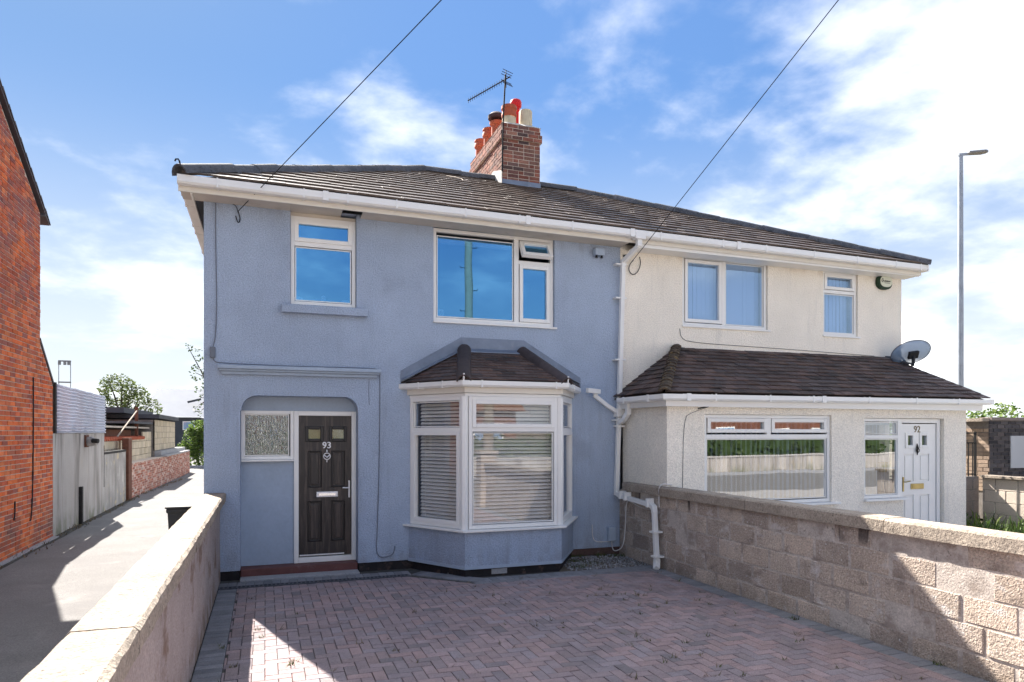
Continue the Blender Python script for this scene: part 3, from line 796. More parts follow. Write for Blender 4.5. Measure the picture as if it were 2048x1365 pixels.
for a, b, c, d in lig:
    frame_ring(mb := MB(), a - .014, b + .014, c - .014, d + .014, .045, XZ(F + .238), 0, .04); mb.build('moulding', 'door_recess', leaf, bevel=.01)
    bx('pane', 'pane_door', leaf, a + .028, b - .028, F + .262, F + .268, c + .028, d - .028)
    bx('pane_backing', 'pot_cream', leaf, a + .02, b - .02, F + .285, F + .29, c + .02, d - .02)
lp = bx('letter_plate', 'satin', leaf, .672, .962, F + .235, F + .249, 1.017, 1.092, bevel=.005)
bx('letter_flap', 'chrome', lp, .70, .934, F + .23, F + .2345, 1.035, 1.072, bevel=.003)
hb = bx('handle', 'satin', leaf, 1.105, 1.128, F + .232, F + .249, 1.0, 1.24, bevel=.005)
MB().tube([(1.116, F + .232, 1.14), (1.116, F + .20, 1.14), (1.02, F + .198, 1.142)], .009, 8).build('lever', 'satin', hb, smooth=40)
kn = MB()
kn.tube([(.813 + .045 * math.cos(a * math.pi / 10), F + .232, 1.585 + .045 * math.sin(a * math.pi / 10)) for a in range(21)], .007, 6)
kn.tube([(.813, F + .238, 1.645), (.813, F + .236, 1.68)], [.012, .004], 6)
kn.tube([(.813, F + .238, 1.53), (.813, F + .236, 1.50)], [.010, .004], 6)
kn.tube([(.78, F + .235, 1.60), (.813, F + .23, 1.57), (.846, F + .235, 1.60)], .009, 6)
kn.build('knocker', 'satin', leaf, smooth=40)


def text(name, body, mat, parent, x, y, z, size, rot=(R(90), 0, 0), ext=.003, bold=0.0):
    cu = bpy.data.curves.new(name, 'FONT'); cu.body = body; cu.size = size; cu.extrude = ext; cu.align_x = 'CENTER'; cu.align_y = 'CENTER'; cu.offset = bold
    cu.resolution_u = 4
    o = bpy.data.objects.new(name, cu); COL.objects.link(o)
    dg = bpy.context.evaluated_depsgraph_get(); me = bpy.data.meshes.new_from_object(o.evaluated_get(dg))
    bpy.data.objects.remove(o); me.materials.clear(); me.materials.append(MATS[mat])
    o = bpy.data.objects.new(name, me); COL.objects.link(o); o.location = (x, y, z); o.rotation_euler = rot
    if parent: par(o, parent)
    return o


text('house_number', '93', 'number_white', leaf, .812, F + .243, 1.735, .125, bold=.0022)
bx('weather_bar', 'satin', leaf, dx0 + .01, dx1 - .1, F + .23, F + .249, .212, .228)
# moulded ledge over the porch
mb = MB()
for (z0, z1, pr, e) in ((2.742, 2.79, .115, 0), (2.715, 2.741, .085, .02), (2.675, 2.714, .05, .045)):
    mb.box(-.575 + e, 1.515 - e, F - pr, F - .001, z0, z1)
mb.build('porch_ledge', 'grey_smooth', H1, bevel=.006)

# upstairs windows
w1 = window(H1, XZ(F + .07), .325, 1.185, 3.645, 4.845, hbars=[(4.475, .06, .375, 1.135)],
            cells=[(.385, 1.125, 3.705, 4.435, 'fix'), (.385, 1.125, 4.515, 4.785, 'sash')])
bx('soffit_board', 'soffit', H1, .318, .98, 9.278, F + .14, 4.895, 4.907); bx('soffit_board', 'soffit', H1, .322, 1.188, F + .09, F + .10, 4.846, 4.894)
bx('stone_sill', 'grey_render', H1, .205, 1.33, F - .085, F + .07, 3.515, 3.618, bevel=.008)
bx('sill', 'upvc', w1, .33, 1.18, F + .055, F + .069, 3.62, 3.644)
w2 = window(H1, XZ(F + .05), 2.278, 4.165, 3.525, 4.875, vbars=[(3.565, .075, 3.575, 4.825)], hbars=[(4.485, .06, 3.603, 4.115)],
            cells=[(2.34, 3.515, 3.595, 4.775, 'fix'), (3.625, 4.095, 3.60, 4.44, 'sash'), (3.625, 4.095, 4.54, 4.80, ('open', 32))], tb=.06)
bx('sill', 'upvc', w2, 2.27, 4.20, F - .03, F + .049, 3.497, 3.523, bevel=.004)
for (x, z, h) in ((2.36, 3.62, .10), (.40, 3.71, .055), (1.07, 3.71, .05), (.72, 3.71, .09)):
    pass
bx('blind_rail', 'blind', w2, 2.34, 3.51, F + .18, F + .23, 4.70, 4.80)
# small things on the inner sills
def vase(x, y, z, prof, mat, label, name='vase', cat='ornament'):
    o = MB().lathe(prof, (x, y, z), 14).build(name, mat, smooth=50); return tag(o, label, cat)
bx('inner_sill', 'upvc', w1, .33, 1.23, F + .142, F + .30, 3.66, 3.70); bx('inner_sill', 'upvc', w2, 2.28, 4.19, F + .122, F + .30, 3.55, 3.59)
vase(.43, F + .22, 3.70, [(0, 0), (.055, 0), (.06, .05), (.05, .075), (0, .075)], 'number_white', 'low white bowl at the left end of the small upstairs sill', 'bowl')
vase(.76, F + .22, 3.70, [(0, 0), (.02, 0), (.015, .03), (.035, .06), (.03, .1), (.012, .12), (0, .12)], 'number_white', 'small white figurine in the middle of the small upstairs sill', 'figurine')
vase(1.06, F + .22, 3.70, [(0, 0), (.06, 0), (.065, .04), (.05, .065), (0, .065)], 'number_white', 'low white bowl at the right end of the small upstairs sill', 'bowl')
vase(2.43, F + .24, 3.59, [(0, 0), (.05, 0), (.06, .09), (.055, .14), (0, .14)], 'number_white', 'white pot at the left end of the wide upstairs window', 'plant_pot', 'pot')

# bay window
A, B, C_, D = Vector((1.93, F, 0)), Vector((2.49, 8.7, 0)), Vector((3.87, 8.7, 0)), Vector((4.46, F, 0))


def bay_poly(o):  # outline pushed out by o
    l = (B - A).normalized(); nl = Vector((l.y, -l.x, 0))  # outward
    nl = nl if nl.x < 0 else -nl
    r = (D - C_).normalized(); nr = Vector((r.y, -r.x, 0)); nr = nr if nr.x > 0 else -nr
    def cross(p, d, y): k = (y - p.y) / d.y; return p + d * k
    pl, pr = A + nl * o, D + nr * o
    return [cross(pl, l, F + .0), cross(pl, l, 8.7 - o), cross(pr, r, 8.7 - o), cross(pr, r, F + .0)]


def bay_slab(name, mat, parent, o, z0, z1, bevel=None, oi=None, zi=None):
    P = bay_poly(o)
    mb = MB()
    if oi is None:
        mb.prism([(p.x, p.y) for p in P], lambda u, v, w: (u, v, w), z0, z1)
    else:
        Q = bay_poly(oi)
        for i in range(3):
            a, b, c, d = P[i], P[i + 1], Q[i + 1], Q[i]
            mb.prism([(a.x, a.y), (b.x, b.y), (c.x, c.y), (d.x, d.y)], lambda u, v, w: (u, v, w), z0, z1)
    return mb.build(name, mat, parent, bevel=bevel)


bay_slab('bay_wall', 'grey_render', H1, .012, .115, .595, oi=-.15)
bay_slab('bay_wall', 'grey_smooth', H1, .02, .10, .14, oi=-.1)
bay_slab('plinth', 'plinth_black', H1, -.015, -.03, .102, oi=-.15)
bay_slab('bay_floor', 'dark_room', H1, -.1, .5, .56)
MB().box(2.86, 3.08, 8.706, 8.73, .015, .085).build('air_brick', 'concrete', H1)
bay = bay_slab('bay_window', 'upvc', H1, .0, 2.40, 2.44, oi=-.07)
bay_slab('sill', 'upvc', bay, .085, .597, .625, .005, oi=-.1)
faces = [(A, B), (B, C_), (C_, D)]
for i, (p, q) in enumerate(faces):
    d = (q - p); L = d.length; d.normalize(); nin = Vector((-d.y, d.x, 0)); nin = nin if nin.y > 0 else -nin
    fn = FN(p, d, nin); m0, m1 = (.012, .05) if i == 0 else (.05, .012) if i == 2 else (.05, .05)
    a, b = m0, L - m1
    zt = 1.955
    win = window(bay, fn, a, b, .63, 2.398, hbars=[(zt, .055, a + .05, b - .05)], t=.05, w=(-.004, .066), pane='pane_bay', name='casement',
                 cells=[]) if False else None
    mb = MB(); frame_ring(mb, a, b, .63, 2.398, .05, fn, -.004, .066); mb.prism(rect(a + .05, b - .05, zt - .028, zt + .028), fn, -.003, .065)
    mb.build('frame', 'upvc', bay, bevel=.004)
    cells = [(a + .06, b - .06, zt + .038, 2.338, 'sash' if i == 1 else 'fix'), (a + .06, b - .06, .69, zt - .038, 'fix' if i == 1 else 'sash')]
    for x0, x1, z0, z1, kd in cells:
        st = .05 if kd == 'sash' else .012
        frame_ring(mb := MB(), x0 - (.01 if kd == 'sash' else 0), x1 + (.01 if kd == 'sash' else 0), z0 - (.01 if kd == 'sash' else 0), z1 + (.01 if kd == 'sash' else 0), st, fn, -.016 if kd == 'sash' else .012, .055)
        mb.build('sash' if kd == 'sash' else 'glazing_bead', 'upvc', bay, bevel=.004)
        MB().prism(rect(x0 + st - .012, x1 - st + .012, z0 + st - .012, z1 - st + .012), fn, .028, .034).build('pane', 'pane_bay', bay)
    # venetian blind inside: its own thing with each slat
    bl = thing('venetian_blind', tuple(fn(L / 2, .66, .13)), ['cream slatted blind behind the left side of the bay window', 'wide cream slatted blind across the middle of the bay window', 'narrow cream slatted blind behind the right side of the bay window'][i], 'blind', 'slatted blinds in the bay window')
    b0, b1 = (.11, L - .05) if i == 0 else (.05, L - .11) if i == 2 else (.04, L - .04)
    MB().prism(rect(b0, b1, 2.335, 2.385), fn, .09, .14).build('head_rail', 'blind', bl)
    for x in (b0 + .12, b1 - .12):
        MB().prism(rect(x - .002, x + .002, .70, 2.34), fn, .088, .092).build('ladder_cord', 'blind', bl)
    n = 33; rb = random.Random(i)
    ca, sa = math.cos(R(46)), math.sin(R(46))
    sm = MB(); hw = .025
    sm.add([(0, -hw * ca, -hw * sa), (b1 - b0, -hw * ca, -hw * sa), (b1 - b0, 0, .003), (0, 0, .003), (b1 - b0, hw * ca, hw * sa), (0, hw * ca, hw * sa),
            (0, -hw * ca, -hw * sa - .003), (b1 - b0, -hw * ca, -hw * sa - .003), (b1 - b0, 0, 0), (0, 0, 0), (b1 - b0, hw * ca, hw * sa - .003), (0, hw * ca, hw * sa - .003)],
           [(0, 1, 2, 3), (3, 2, 4, 5), (6, 9, 8, 7), (9, 11, 10, 8), (0, 6, 7, 1), (5, 4, 10, 11)])
    me = sm.mesh('slat', 'blind')
    for k in range(n):
        z = .70 + k * .050
        o = inst('slat', me, basis(fn(b0, z, .12), d, nin, Vector((0, 0, 1))) @ Matrix.Rotation(rb.uniform(-.05, .05), 4, 'X') @ Matrix.Rotation(rb.uniform(-.002, .002), 4, 'Y'), bl)
# corner posts and fascia
for p in (B, C_):
    MB().prism([(p.x + .055 * math.cos(R(a)), p.y + .045 + .055 * math.sin(R(a))) for a in range(0, 360, 45)], lambda u, v, w: (u, v, w), .626, 2.399).build('corner_post', 'upvc', bay)
bay_slab('fascia', 'upvc_old', H1, .03, 2.445, 2.535, oi=-.05)
# bay gutter: half-round trough as a folded section swept round the outline
def gutter(name, mat, parent, pts, out, h=.075, wd=.10):
    """pts: line of the wall side; out: outward directions per segment end"""
    prof = [(0, h), (0, .012), (.018, 0), (wd - .022, 0), (wd, .024), (wd, h), (wd - .007, h), (wd - .007, .028), (wd - .025, .007), (.02, .007), (.007, .016), (.007, h)]
    mb = MB(); n = len(prof); vs = []
    for p, o in zip(pts, out):
        for a, b in prof: vs.append((p[0] + o[0] * a, p[1] + o[1] * a, p[2] + b))
    fs = []
    for i in range(len(pts) - 1):
        for j in range(n): fs.append((i * n + j, i * n + (j + 1) % n, (i + 1) * n + (j + 1) % n, (i + 1) * n + j))
    fs.append(tuple(range(n))); fs.append(tuple((len(pts) - 1) * n + j for j in range(n)))
    mb.add(vs, fs); return mb.build(name, mat, parent)


def bracket(parent, p, d, o, mat='upvc', wd=.10, h=.075, name='bracket', w=.022):
    d = Vector(d).normalized(); o = Vector(o).normalized(); mb = MB()
    for (a0, a1, z0, z1) in ((-.004, wd + .006, -.006, .004), (wd - .001, wd + .006, .004, h + .008), (-.004, .02, h, h + .008)):
        c = Vector(p) + o * (a0 + a1) / 2 + Vector((0, 0, (z0 + z1) / 2))
        mb.obox(c, d, o, Vector((0, 0, 1)), w / 2, abs(a1 - a0) / 2, (z1 - z0) / 2)
    return mb.build(name, mat, parent)


P = bay_poly(.032); Q = bay_poly(1.032)
outs = [(q - p) for p, q in zip(P, Q)]
g = gutter('gutter', 'upvc', H1, [(p.x, p.y, 2.52) for p in P], outs, .08, .10)
l0 = (P[1] - P[0]).normalized()
for (p, q, ks) in ((P[0], P[1], (.3, .72)), (P[1], P[2], (.15, .9)), (P[2], P[3], (.4,))):
    dd = (q - p).normalized(); nn = Vector((dd.y, -dd.x, 0)); nn = nn if (nn.y < 0 or abs(nn.y) < .6) else -nn
    if p is P[0]: nn = Vector((dd.y, -dd.x, 0)); nn = nn if nn.x < 0 else -nn
    if p is P[2]: nn = Vector((dd.y, -dd.x, 0)); nn = nn if nn.x > 0 else -nn
    for k in ks: bracket(g, (p + (q - p) * k) + Vector((0, 0, 2.52)), dd, nn, h=.08)
# bay roof
e = bay_poly(.10); zE, zT_ = 2.60, 3.10
TL, TR = Vector((2.72, F - .02, zT_)), Vector((3.62, F - .02, zT_))
E = [Vector((p.x, p.y, zE)) for p in e]
mb = MB(); vs = [E[0], E[1], E[2], E[3], TR, TL]
mb.add([v - Vector((0, 0, .02)) for v in vs], [(0, 1, 5), (1, 2, 4, 5), (2, 3, 4), (0, 5, 4, 3), (0, 3, 2, 1)])
broof = mb.build('bay_roof', 'hip_tile', H1)


def plane_tiles(parent, mat, a, b, tops, gauge, wid, lift, thick, limit=300, stepr=None, jitter=.003, name='tile'):
    a, b = Vector(a), Vector(b); u = (b - a).normalized(); t0 = Vector(tops[0])
    n = u.cross(t0 - a).normalized(); s = n.cross(u).normalized()
    reg = [(0, 0), ((b - a).length, 0)] + [((Vector(q) - a).dot(u), (Vector(q) - a).dot(s)) for q in tops]
    tiles(name, mat, parent, a, u, s, n, reg, gauge, wid, lift, thick, limit=limit, jitter=jitter)


plane_tiles(broof, 'plain_tile', E[1], E[2], [TR, TL], .1, .2, .018, .014, jitter=.002)
plane_tiles(broof, 'plain_tile', E[0], E[1], [TL], .1, .2, .018, .014, jitter=.002)
plane_tiles(broof, 'plain_tile', E[2], E[3], [TR], .1, .2, .018, .014, jitter=.002)
ridge_run('hip_tile', 'hip_tile', broof, E[1] + Vector((.01, 0, .02)), TL + Vector((0, -.03, .03)), .10, .55)
ridge_run('hip_tile', 'hip_tile', broof, E[2] + Vector((-.01, 0, .02)), TR + Vector((0, -.03, .03)), .10, .55)
for p in (E[1], E[2]): MB().tube([p + Vector((0, -.02, .0)), p + Vector((0, -.035, .09))], .012, 5).build('hip_iron', 'satin', broof)
# lead flashing stepped up the wall
fl = [Vector((1.80, F, 2.63)), Vector((2.70, F, 3.10)), Vector((3.64, F, 3.10)), Vector((4.60, F, 2.63))]
fu = [Vector((1.80, F, 2.79)), Vector((2.68, F, 3.30)), Vector((3.66, F, 3.30)), Vector((4.60, F, 2.76))]
for i in range(3):
    mb = MB(); poly = [(fl[i].x, fl[i].z), (fl[i + 1].x, fl[i + 1].z), (fu[i + 1].x, fu[i + 1].z), (fu[i].x, fu[i].z)]
    mb.prism(poly, XZ(F - .012 - .004 * (i == 1)), 0, .011 + .003 * (i == 1)); mb.build('flashing', 'lead', broof)
for (p0, p1, q0, q1) in ((E[0], TL, .0, .0), (E[3], TR, 0, 0)):
    a, b = Vector((p0.x, F - .01, p0.z + .06)), Vector((p1.x, F - .01, p1.z + .04)); c_, d_ = Vector((b.x, F - .10, b.z - .02)), Vector((a.x + (.03 if p0 is E[0] else -.03), F - .11, a.z - .0))
    mb = MB(); dz = Vector((0, 0, .012)); mb.add([a, b, c_, d_, a + dz, b + dz, c_ + dz, d_ + dz], [(0, 3, 2, 1), (4, 5, 6, 7), (0, 1, 5, 4), (1, 2, 6, 5), (2, 3, 7, 6), (3, 0, 4, 7)]); mb.build('flashing', 'lead', broof)
a = TL + Vector((0, 0, .03)); b = TR + Vector((0, 0, .03))
mb = MB(); mb.add([a, b, b + Vector((.02, -.12, -.055)), a + Vector((-.02, -.12, -.055)), a + Vector((0, 0, .012)), b + Vector((0, 0, .012)), b + Vector((.02, -.12, -.043)), a + Vector((-.02, -.12, -.043))], [(0, 3, 2, 1), (4, 5, 6, 7), (0, 1, 5, 4), (1, 2, 6, 5), (2, 3, 7, 6), (3, 0, 4, 7)]); mb.build('flashing', 'lead', broof)

# main roof
YE, YR, ZE, ZR, XL, XR = 9.16, 13.08, 5.035, 7.0, -.95, 11.38
aL, aR = 2.88, 6.15
SH = lambda x, y, z: Vector((x, y, z + gz(x)))


def deck(parent, pts_list, mat='roof_tile'):
    mb = MB()
    for pts in pts_list:
        n = len(pts); lo = [p - Vector((0, 0, .07)) for p in pts]; hi = [p - Vector((0, 0, .025)) for p in pts]
        mb.add(lo + hi, [tuple(range(n - 1, -1, -1)), tuple(range(n, 2 * n))] + [(i, (i + 1) % n, (i + 1) % n + n, i + n) for i in range(n)])
    return mb.build('roof', mat, parent)


YB = 2 * YR - YE
PX = 5.30
r1 = deck(H1, [[SH(XL, YE, ZE), SH(PX, YE, ZE), SH(PX, YR, ZR), SH(aL, YR, ZR)], [SH(XL, YB, ZE), SH(XL, YE, ZE), SH(aL, YR, ZR)], [SH(PX, YB, ZE), SH(XL, YB, ZE), SH(aL, YR, ZR), SH(PX, YR, ZR)]])
plane_tiles(r1, 'roof_tile', SH(XL, YE, ZE), SH(PX, YE, ZE), [SH(PX, YR, ZR), SH(aL, YR, ZR)], .295, .30, .028, .026, jitter=.003)
up = Vector((0, 0, .045))
ridge_run('hip_tile', 'ridge_tile', r1, SH(XL - .02, YE - .02, ZE) + up, SH(aL, YR, ZR) + up, .125, .42)
ridge_run('ridge_tile', 'ridge_tile', r1, SH(aL, YR, ZR) + up, SH(4.40, YR, ZR) + up, .125, .42)
# hip iron, a bent hook at the foot of the hip
hi = Vector(SH(XL - .02, YE - .02, ZE)) + Vector((-.03, -.03, .08))
MB().tube([hi + Vector((.1, .06, .0)), hi + Vector((.04, 0, .02)), hi + Vector((.03, 0, .07)), hi + Vector((.015, 0, .095)), hi + Vector((-.01, 0, .09)), hi + Vector((-.02, 0, .065))], .010, 6).build('hip_iron', 'black_iron', r1, smooth=50)
MB().tube([SH(3.15, 12.95, ZR - .05), SH(3.3, 12.2, ZR - .35), SH(3.36, 12.0, ZR - .44), SH(3.31, 11.7, ZR - .58), SH(3.42, 11.6, ZR - .62)], .005, 4).build('loose_wire', 'mortar', r1)


def eaves(house, x0, x1, brk, left_end=None, mat='upvc', soff='soffit'):
    z = 4.925
    mb = MB(); v = lambda x, y, zz: SH(x, y, zz)
    def hb(xa, xb, ya, yb, za, zb):
        p = [v(xa, ya, za), v(xb, ya, za), v(xb, yb, za), v(xa, yb, za), v(xa, ya, zb), v(xb, ya, zb), v(xb, yb, zb), v(xa, yb, zb)]
        return MB().add(p, [(0, 3, 2, 1), (4, 5, 6, 7), (0, 1, 5, 4), (1, 2, 6, 5), (2, 3, 7, 6), (3, 0, 4, 7)])
    hb(x0, x1, 9.25, 9.275, 4.875, 5.03).build('fascia', 'upvc_old', house)
    if soff:
        for a, b in soff: hb(a, b, 9.276, 9.605, 4.885, 4.897).build('soffit', 'soffit', house)
    g_ = gutter('gutter', mat, house, [tuple(SH(x0, 9.246, 4.932)), tuple(SH(x1, 9.246, 4.932))], [(0, -1), (0, -1)], .105, .125)
    for x in brk: bracket(g_, SH(x, 9.246, 4.932), (1, 0, 0), (0, -1, 0), wd=.125, h=.105, w=.02, mat=mat)
    return g_


g1 = eaves(H1, -1.0, 5.42, [-.55, .47, 1.02, 1.66, 2.62, 3.42, 4.25], soff=[(-.98, .315), (1.24, 5.30)])
# wider union brackets
for x in (.74, 3.55): bracket(g1, SH(x, 9.246, 4.93), (1, 0, 0), (0, -1, 0), wd=.128, h=.108, w=.07, name='union', mat='upvc')
# gutter, fascia along the alley side
g2 = gutter('gutter', 'upvc_old', H1, [(-.872, 9.125, 4.94), (-.872, 17.0, 4.93)], [(-1, 0), (-1, 0)], .105, .125)
for y in (9.6, 10.05, 11.0, 11.4, 12.6, 13.9, 15.2): bracket(g2, (-.872, y, 4.94), (0, 1, 0), (-1, 0, 0), wd=.125, h=.105, w=.025, mat='upvc_old')
bx('fascia', 'upvc_old', H1, -.868, -.846, 9.277, 17.0, 4.86, 5.02)
bx('soffit', 'felt_roof', H1, -.845, -.742, 9.62, 17.0, 4.90, 4.915)
bx('soffit_board', 'upvc_old', H1, -.80, -.744, 9.327, 9.598, 4.70, 4.88) if False else None

# chimney
CX0, CX1, CY0, CY1 = 4.36, 5.15, 12.6, 14.75
ch = bx('chimney', 'mortar', H1, CX0, CX1, CY0, CY1, 6.3, 7.66)
BL, BH, J = .215, .065, .011
it = brick_items((CX0, CY0, 6.62), (1, 0, 0), (0, 0, 1), (0, -1, 0), rect(0, CX1 - CX0, 0, 1.05), BL, BH, J, .006, .15, 4)
it += brick_items((CX0, CY1, 6.62), (0, -1, 0), (0, 0, 1), (-1, 0, 0), rect(0, CY1 - CY0, 0, 1.05), BL, BH, J, .006, .1, 5)
c2 = bx('corbel', 'mortar', ch, CX0 - .035, CX1 + .035, CY0 - .035, CY1 + .035, 7.665, 7.815)
c3 = bx('corbel', 'mortar', ch, CX0 - .008, CX1 + .008, CY0 - .008, CY1 + .008, 7.817, 7.965)
for (dd, z) in ((.035, 7.668), (.008, 7.82)):
    it += brick_items((CX0 - dd, CY0 - dd, z), (1, 0, 0), (0, 0, 1), (0, -1, 0), rect(0, CX1 - CX0 + 2 * dd, 0, .141), BL, BH, J, .006, .15, 6)
    it += brick_items((CX0 - dd, CY1 + dd, z), (0, -1, 0), (0, 0, 1), (-1, 0, 0), rect(0, CY1 - CY0 + 2 * dd, 0, .141), BL, BH, J, .006, .1, 7)
pieces('brick', 'brick_chimney', ch, it)
mb = MB(); mb.add([(CX0 - .02, CY0 - .02, 7.966), (CX1 + .02, CY0 - .02, 7.966), (CX1 + .02, CY1 + .02, 7.966), (CX0 - .02, CY1 + .02, 7.966), (CX0 + .14, CY0 + .12, 8.06), (CX1 - .14, CY0 + .12, 8.06), (CX1 - .14, CY1 - .12, 8.06), (CX0 + .14, CY1 - .12, 8.06)],
                  [(0, 3, 2, 1), (4, 5, 6, 7), (0, 1, 5, 4), (1, 2, 6, 5), (2, 3, 7, 6), (3, 0, 4, 7)])
mb.build('mortar_cap', 'mortar_cap', ch)
zr = lambda y: ZE + (ZR - ZE) * (y - YE) / (YR - YE) + gz(4.8)
bx('flashing', 'lead', ch, CX0 - .012, CX1 + .012, CY0 - .016, CY0 - .002, zr(CY0) - .08, zr(CY0) + .14)
MB().prism([(CY0 - .016, zr(CY0) - .02), (YR, zr(YR) - .0), (CY1, zr(YR) - .2), (CY1, zr(YR) + .12), (YR, zr(YR) + .22), (CY0 - .016, zr(CY0) + .3)], YZ(CX0 - .022), 0, .014).build('flashing', 'mortar_cap', ch)


def pot(x, y, prof, mat, label=None, z=8.0, n=20):
    o = MB().lathe([(r_ * 1.02, h_ * 1.5) for r_, h_ in prof], (x, y, z), n).build('chimney_pot', mat, ch, smooth=40)
    if label: o['label'] = label
    return o


P_ = [(0, 0), (.135, 0), (.13, .22), (.12, .225), (.115, .1), (0, .1)]
p1_ = pot(4.57, 12.80, [(.0, -.03), (.138, -.03), (.134, .12), (.12, .12), (0, .05)], 'pot_cream', 'cream chimney pot with a terracotta rim')
pot(4.57, 12.80, [(.142, .115), (.15, .13), (.15, .16), (.138, .17), (.138, .21), (.156, .225), (.152, .265), (.12, .265), (.11, .15)], 'pot_terracotta')
pot(4.93, 12.82, [(0, -.03), (.132, -.03), (.13, .235), (.12, .25), (.105, .24), (.1, .05), (0, .05)], 'pot_cream', 'plain cream chimney pot')
red = pot(4.86, 13.2, [(0, -.03), (.09, -.03), (.088, .17), (.082, .26), (.082, .33), (.105, .345), (.10, .36), (.08, .375), (.08, .395), (.112, .41), (.118, .43), (.118, .475), (.10, .50), (.06, .515), (0, .52)], 'pot_red', 'tall red louvred chimney pot')
pot(4.52, 13.40, [(0, -.03), (.12, -.03), (.115, .17), (.15, .19), (.155, .22), (.12, .235), (0, .235)], 'pot_terracotta')
pot(4.50, 13.38, [(0, .25), (.17, .26), (.175, .30), (.12, .335), (0, .34)], 'pot_dark')
for y in (13.9, 14.5):
    pot(4.52, y, [(0, -.03), (.125, -.03), (.12, .14), (.15, .16), (.15, .20), (.135, .215), (.135, .235), (.15, .245), (.145, .265), (.11, .265), (.1, .1), (0, .1)], 'pot_terracotta')

# aerial lashed to the stack
ae = thing('tv_aerial', (4.33, 12.52, 7.0), 'black toothed television aerial on a thin mast beside the chimney', 'aerial')
MB().tube([(4.335, 12.54, 7.0), (4.345, 12.52, 7.9), (4.39, 12.50, 8.86)], .016, 8).build('mast', 'black_iron', ae, smooth=50)
b0, b1 = Vector((4.46, 12.43, 8.80)), Vector((3.96, 13.63, 8.80)); bd = (b1 - b0).normalized(); bs = Vector((bd.y, -bd.x, 0))
MB().bar(b0, b1, .016, .016).build('boom', 'black_iron', ae)
for i in range(17):
    c = b0 + (b1 - b0) * (.14 + .85 * i / 16); MB().bar(c - Vector((0, 0, .055)), c + Vector((0, 0, .055)), .007, .007).build('director', 'black_iron', ae)
for s_ in (-1, 1):
    for q in (.03, .07, .11):
        c = b0 + (b1 - b0) * .10 + Vector((0, 0, s_ * (.03 + q * .9))) - bd * q * .6; MB().bar(c - bs * .13, c + bs * .13, .008, .008).build('reflector_rod', 'black_iron', ae)
MB().bar(b0 + bd * .12 + Vector((0, 0, .17)), b0 + bd * .12 - Vector((0, 0, .17)), .012, .012).build('reflector_post', 'black_iron', ae)
MB().tube([(4.33, 12.575, 7.45), (4.38, 12.575, 7.45)], .02, 6).build('lashing', 'black_iron', ae)

# downpipe of the main gutter, bay branch and the run along the garden wall
def pipe(parent, pts, mat='upvc', r=.046, name='downpipe'):
    return MB().tube(pts, r, 4, rot=math.pi / 4).build(name, mat, parent, bevel=.006)


gx = 5.33
dp = pipe(H1, [(gx + .06, 9.18, 4.94), (gx + .06, 9.18, 4.77)], r=.055)
pipe(dp, [(gx + .06, 9.18, 4.78), (gx - .035, 9.50, 4.60)], name='swan_neck')
pipe(dp, [(gx - .035, 9.50, 4.63), (gx - .085, 9.535, 2.30), (gx - .135, 9.535, .93)], name='pipe')
for z in (4.55, 4.02, 3.05, 2.1): bx('pipe_clip', 'upvc', dp, gx - .16 - (4.5 - z) * .012, gx + .03 - (4.5 - z) * .012, 9.49, 9.60, z, z + .022)
bx('outlet', 'upvc', dp, gx - .03, gx + .15, 9.113, 9.25, 4.87, 5.005, bevel=.01)
bb = P[3]; yb = 9.5
pipe(H1, [(4.62, 9.40, 2.56), (4.86, 9.46, 2.545)], r=.05, name='gutter_outlet')
pipe(dp, [(4.80, 9.47, 2.56), (4.80, 9.49, 2.46)], r=.043, name='branch_pipe')
pipe(dp, [(4.80, 9.49, 2.48), (5.02, 9.50, 2.33), (5.215, 9.52, 2.23)], r=.043, name='branch_pipe')
bx('pipe_collar', 'upvc', dp, gx - .155, gx - .0, 9.47, 9.595, 2.16, 2.30, bevel=.01)
bx('pipe_collar', 'upvc', dp, gx - .153, gx - .01, 9.475, 9.594, 2.0, 2.03)
pipe(dp, [(gx - .135, 9.535, .97), (5.205, 9.42, .93), (5.21, 9.0, .905), (5.20, 8.50, .875)], name='pipe')
pipe(dp, [(5.20, 8.53, .885), (5.195, 8.43, .85), (5.19, 8.41, .78)], r=.052, name='pipe_bend')
pipe(dp, [(5.19, 8.41, .80), (5.18, 8.33, .10)], name='pipe')
pipe(dp, [(5.18, 8.33, .14), (5.17, 8.32, .07), (5.13, 8.26, .02)], r=.052, name='pipe_shoe')
for z, y in ((.50, 8.375), (.16, 8.335)): bx('pipe_clip', 'upvc', dp, 5.12, 5.266, y - .06, y + .06, z, z + .025)
for y in (9.35, 9.2, 8.55): MB().box(5.14, 5.262, y - .02, y + .02, .84 + (y - 8.5) * .06, .965 + (y - 8.5) * .06).build('pipe_clip', 'upvc', dp)

# cables on the grey wall
def cable(name, mat, parent, pts, r=.007, smooth=True):
    # smooth the corners a little
    P2 = [Vector(p) for p in pts]
    for _ in range(2):
        q = [P2[0]]
        for a, b in zip(P2[:-1], P2[1:]): q += [a.lerp(b, .25), a.lerp(b, .75)]
        P2 = q + [P2[-1]]
    return MB().tube(P2, r, 5).build(name, mat, parent, smooth=60)


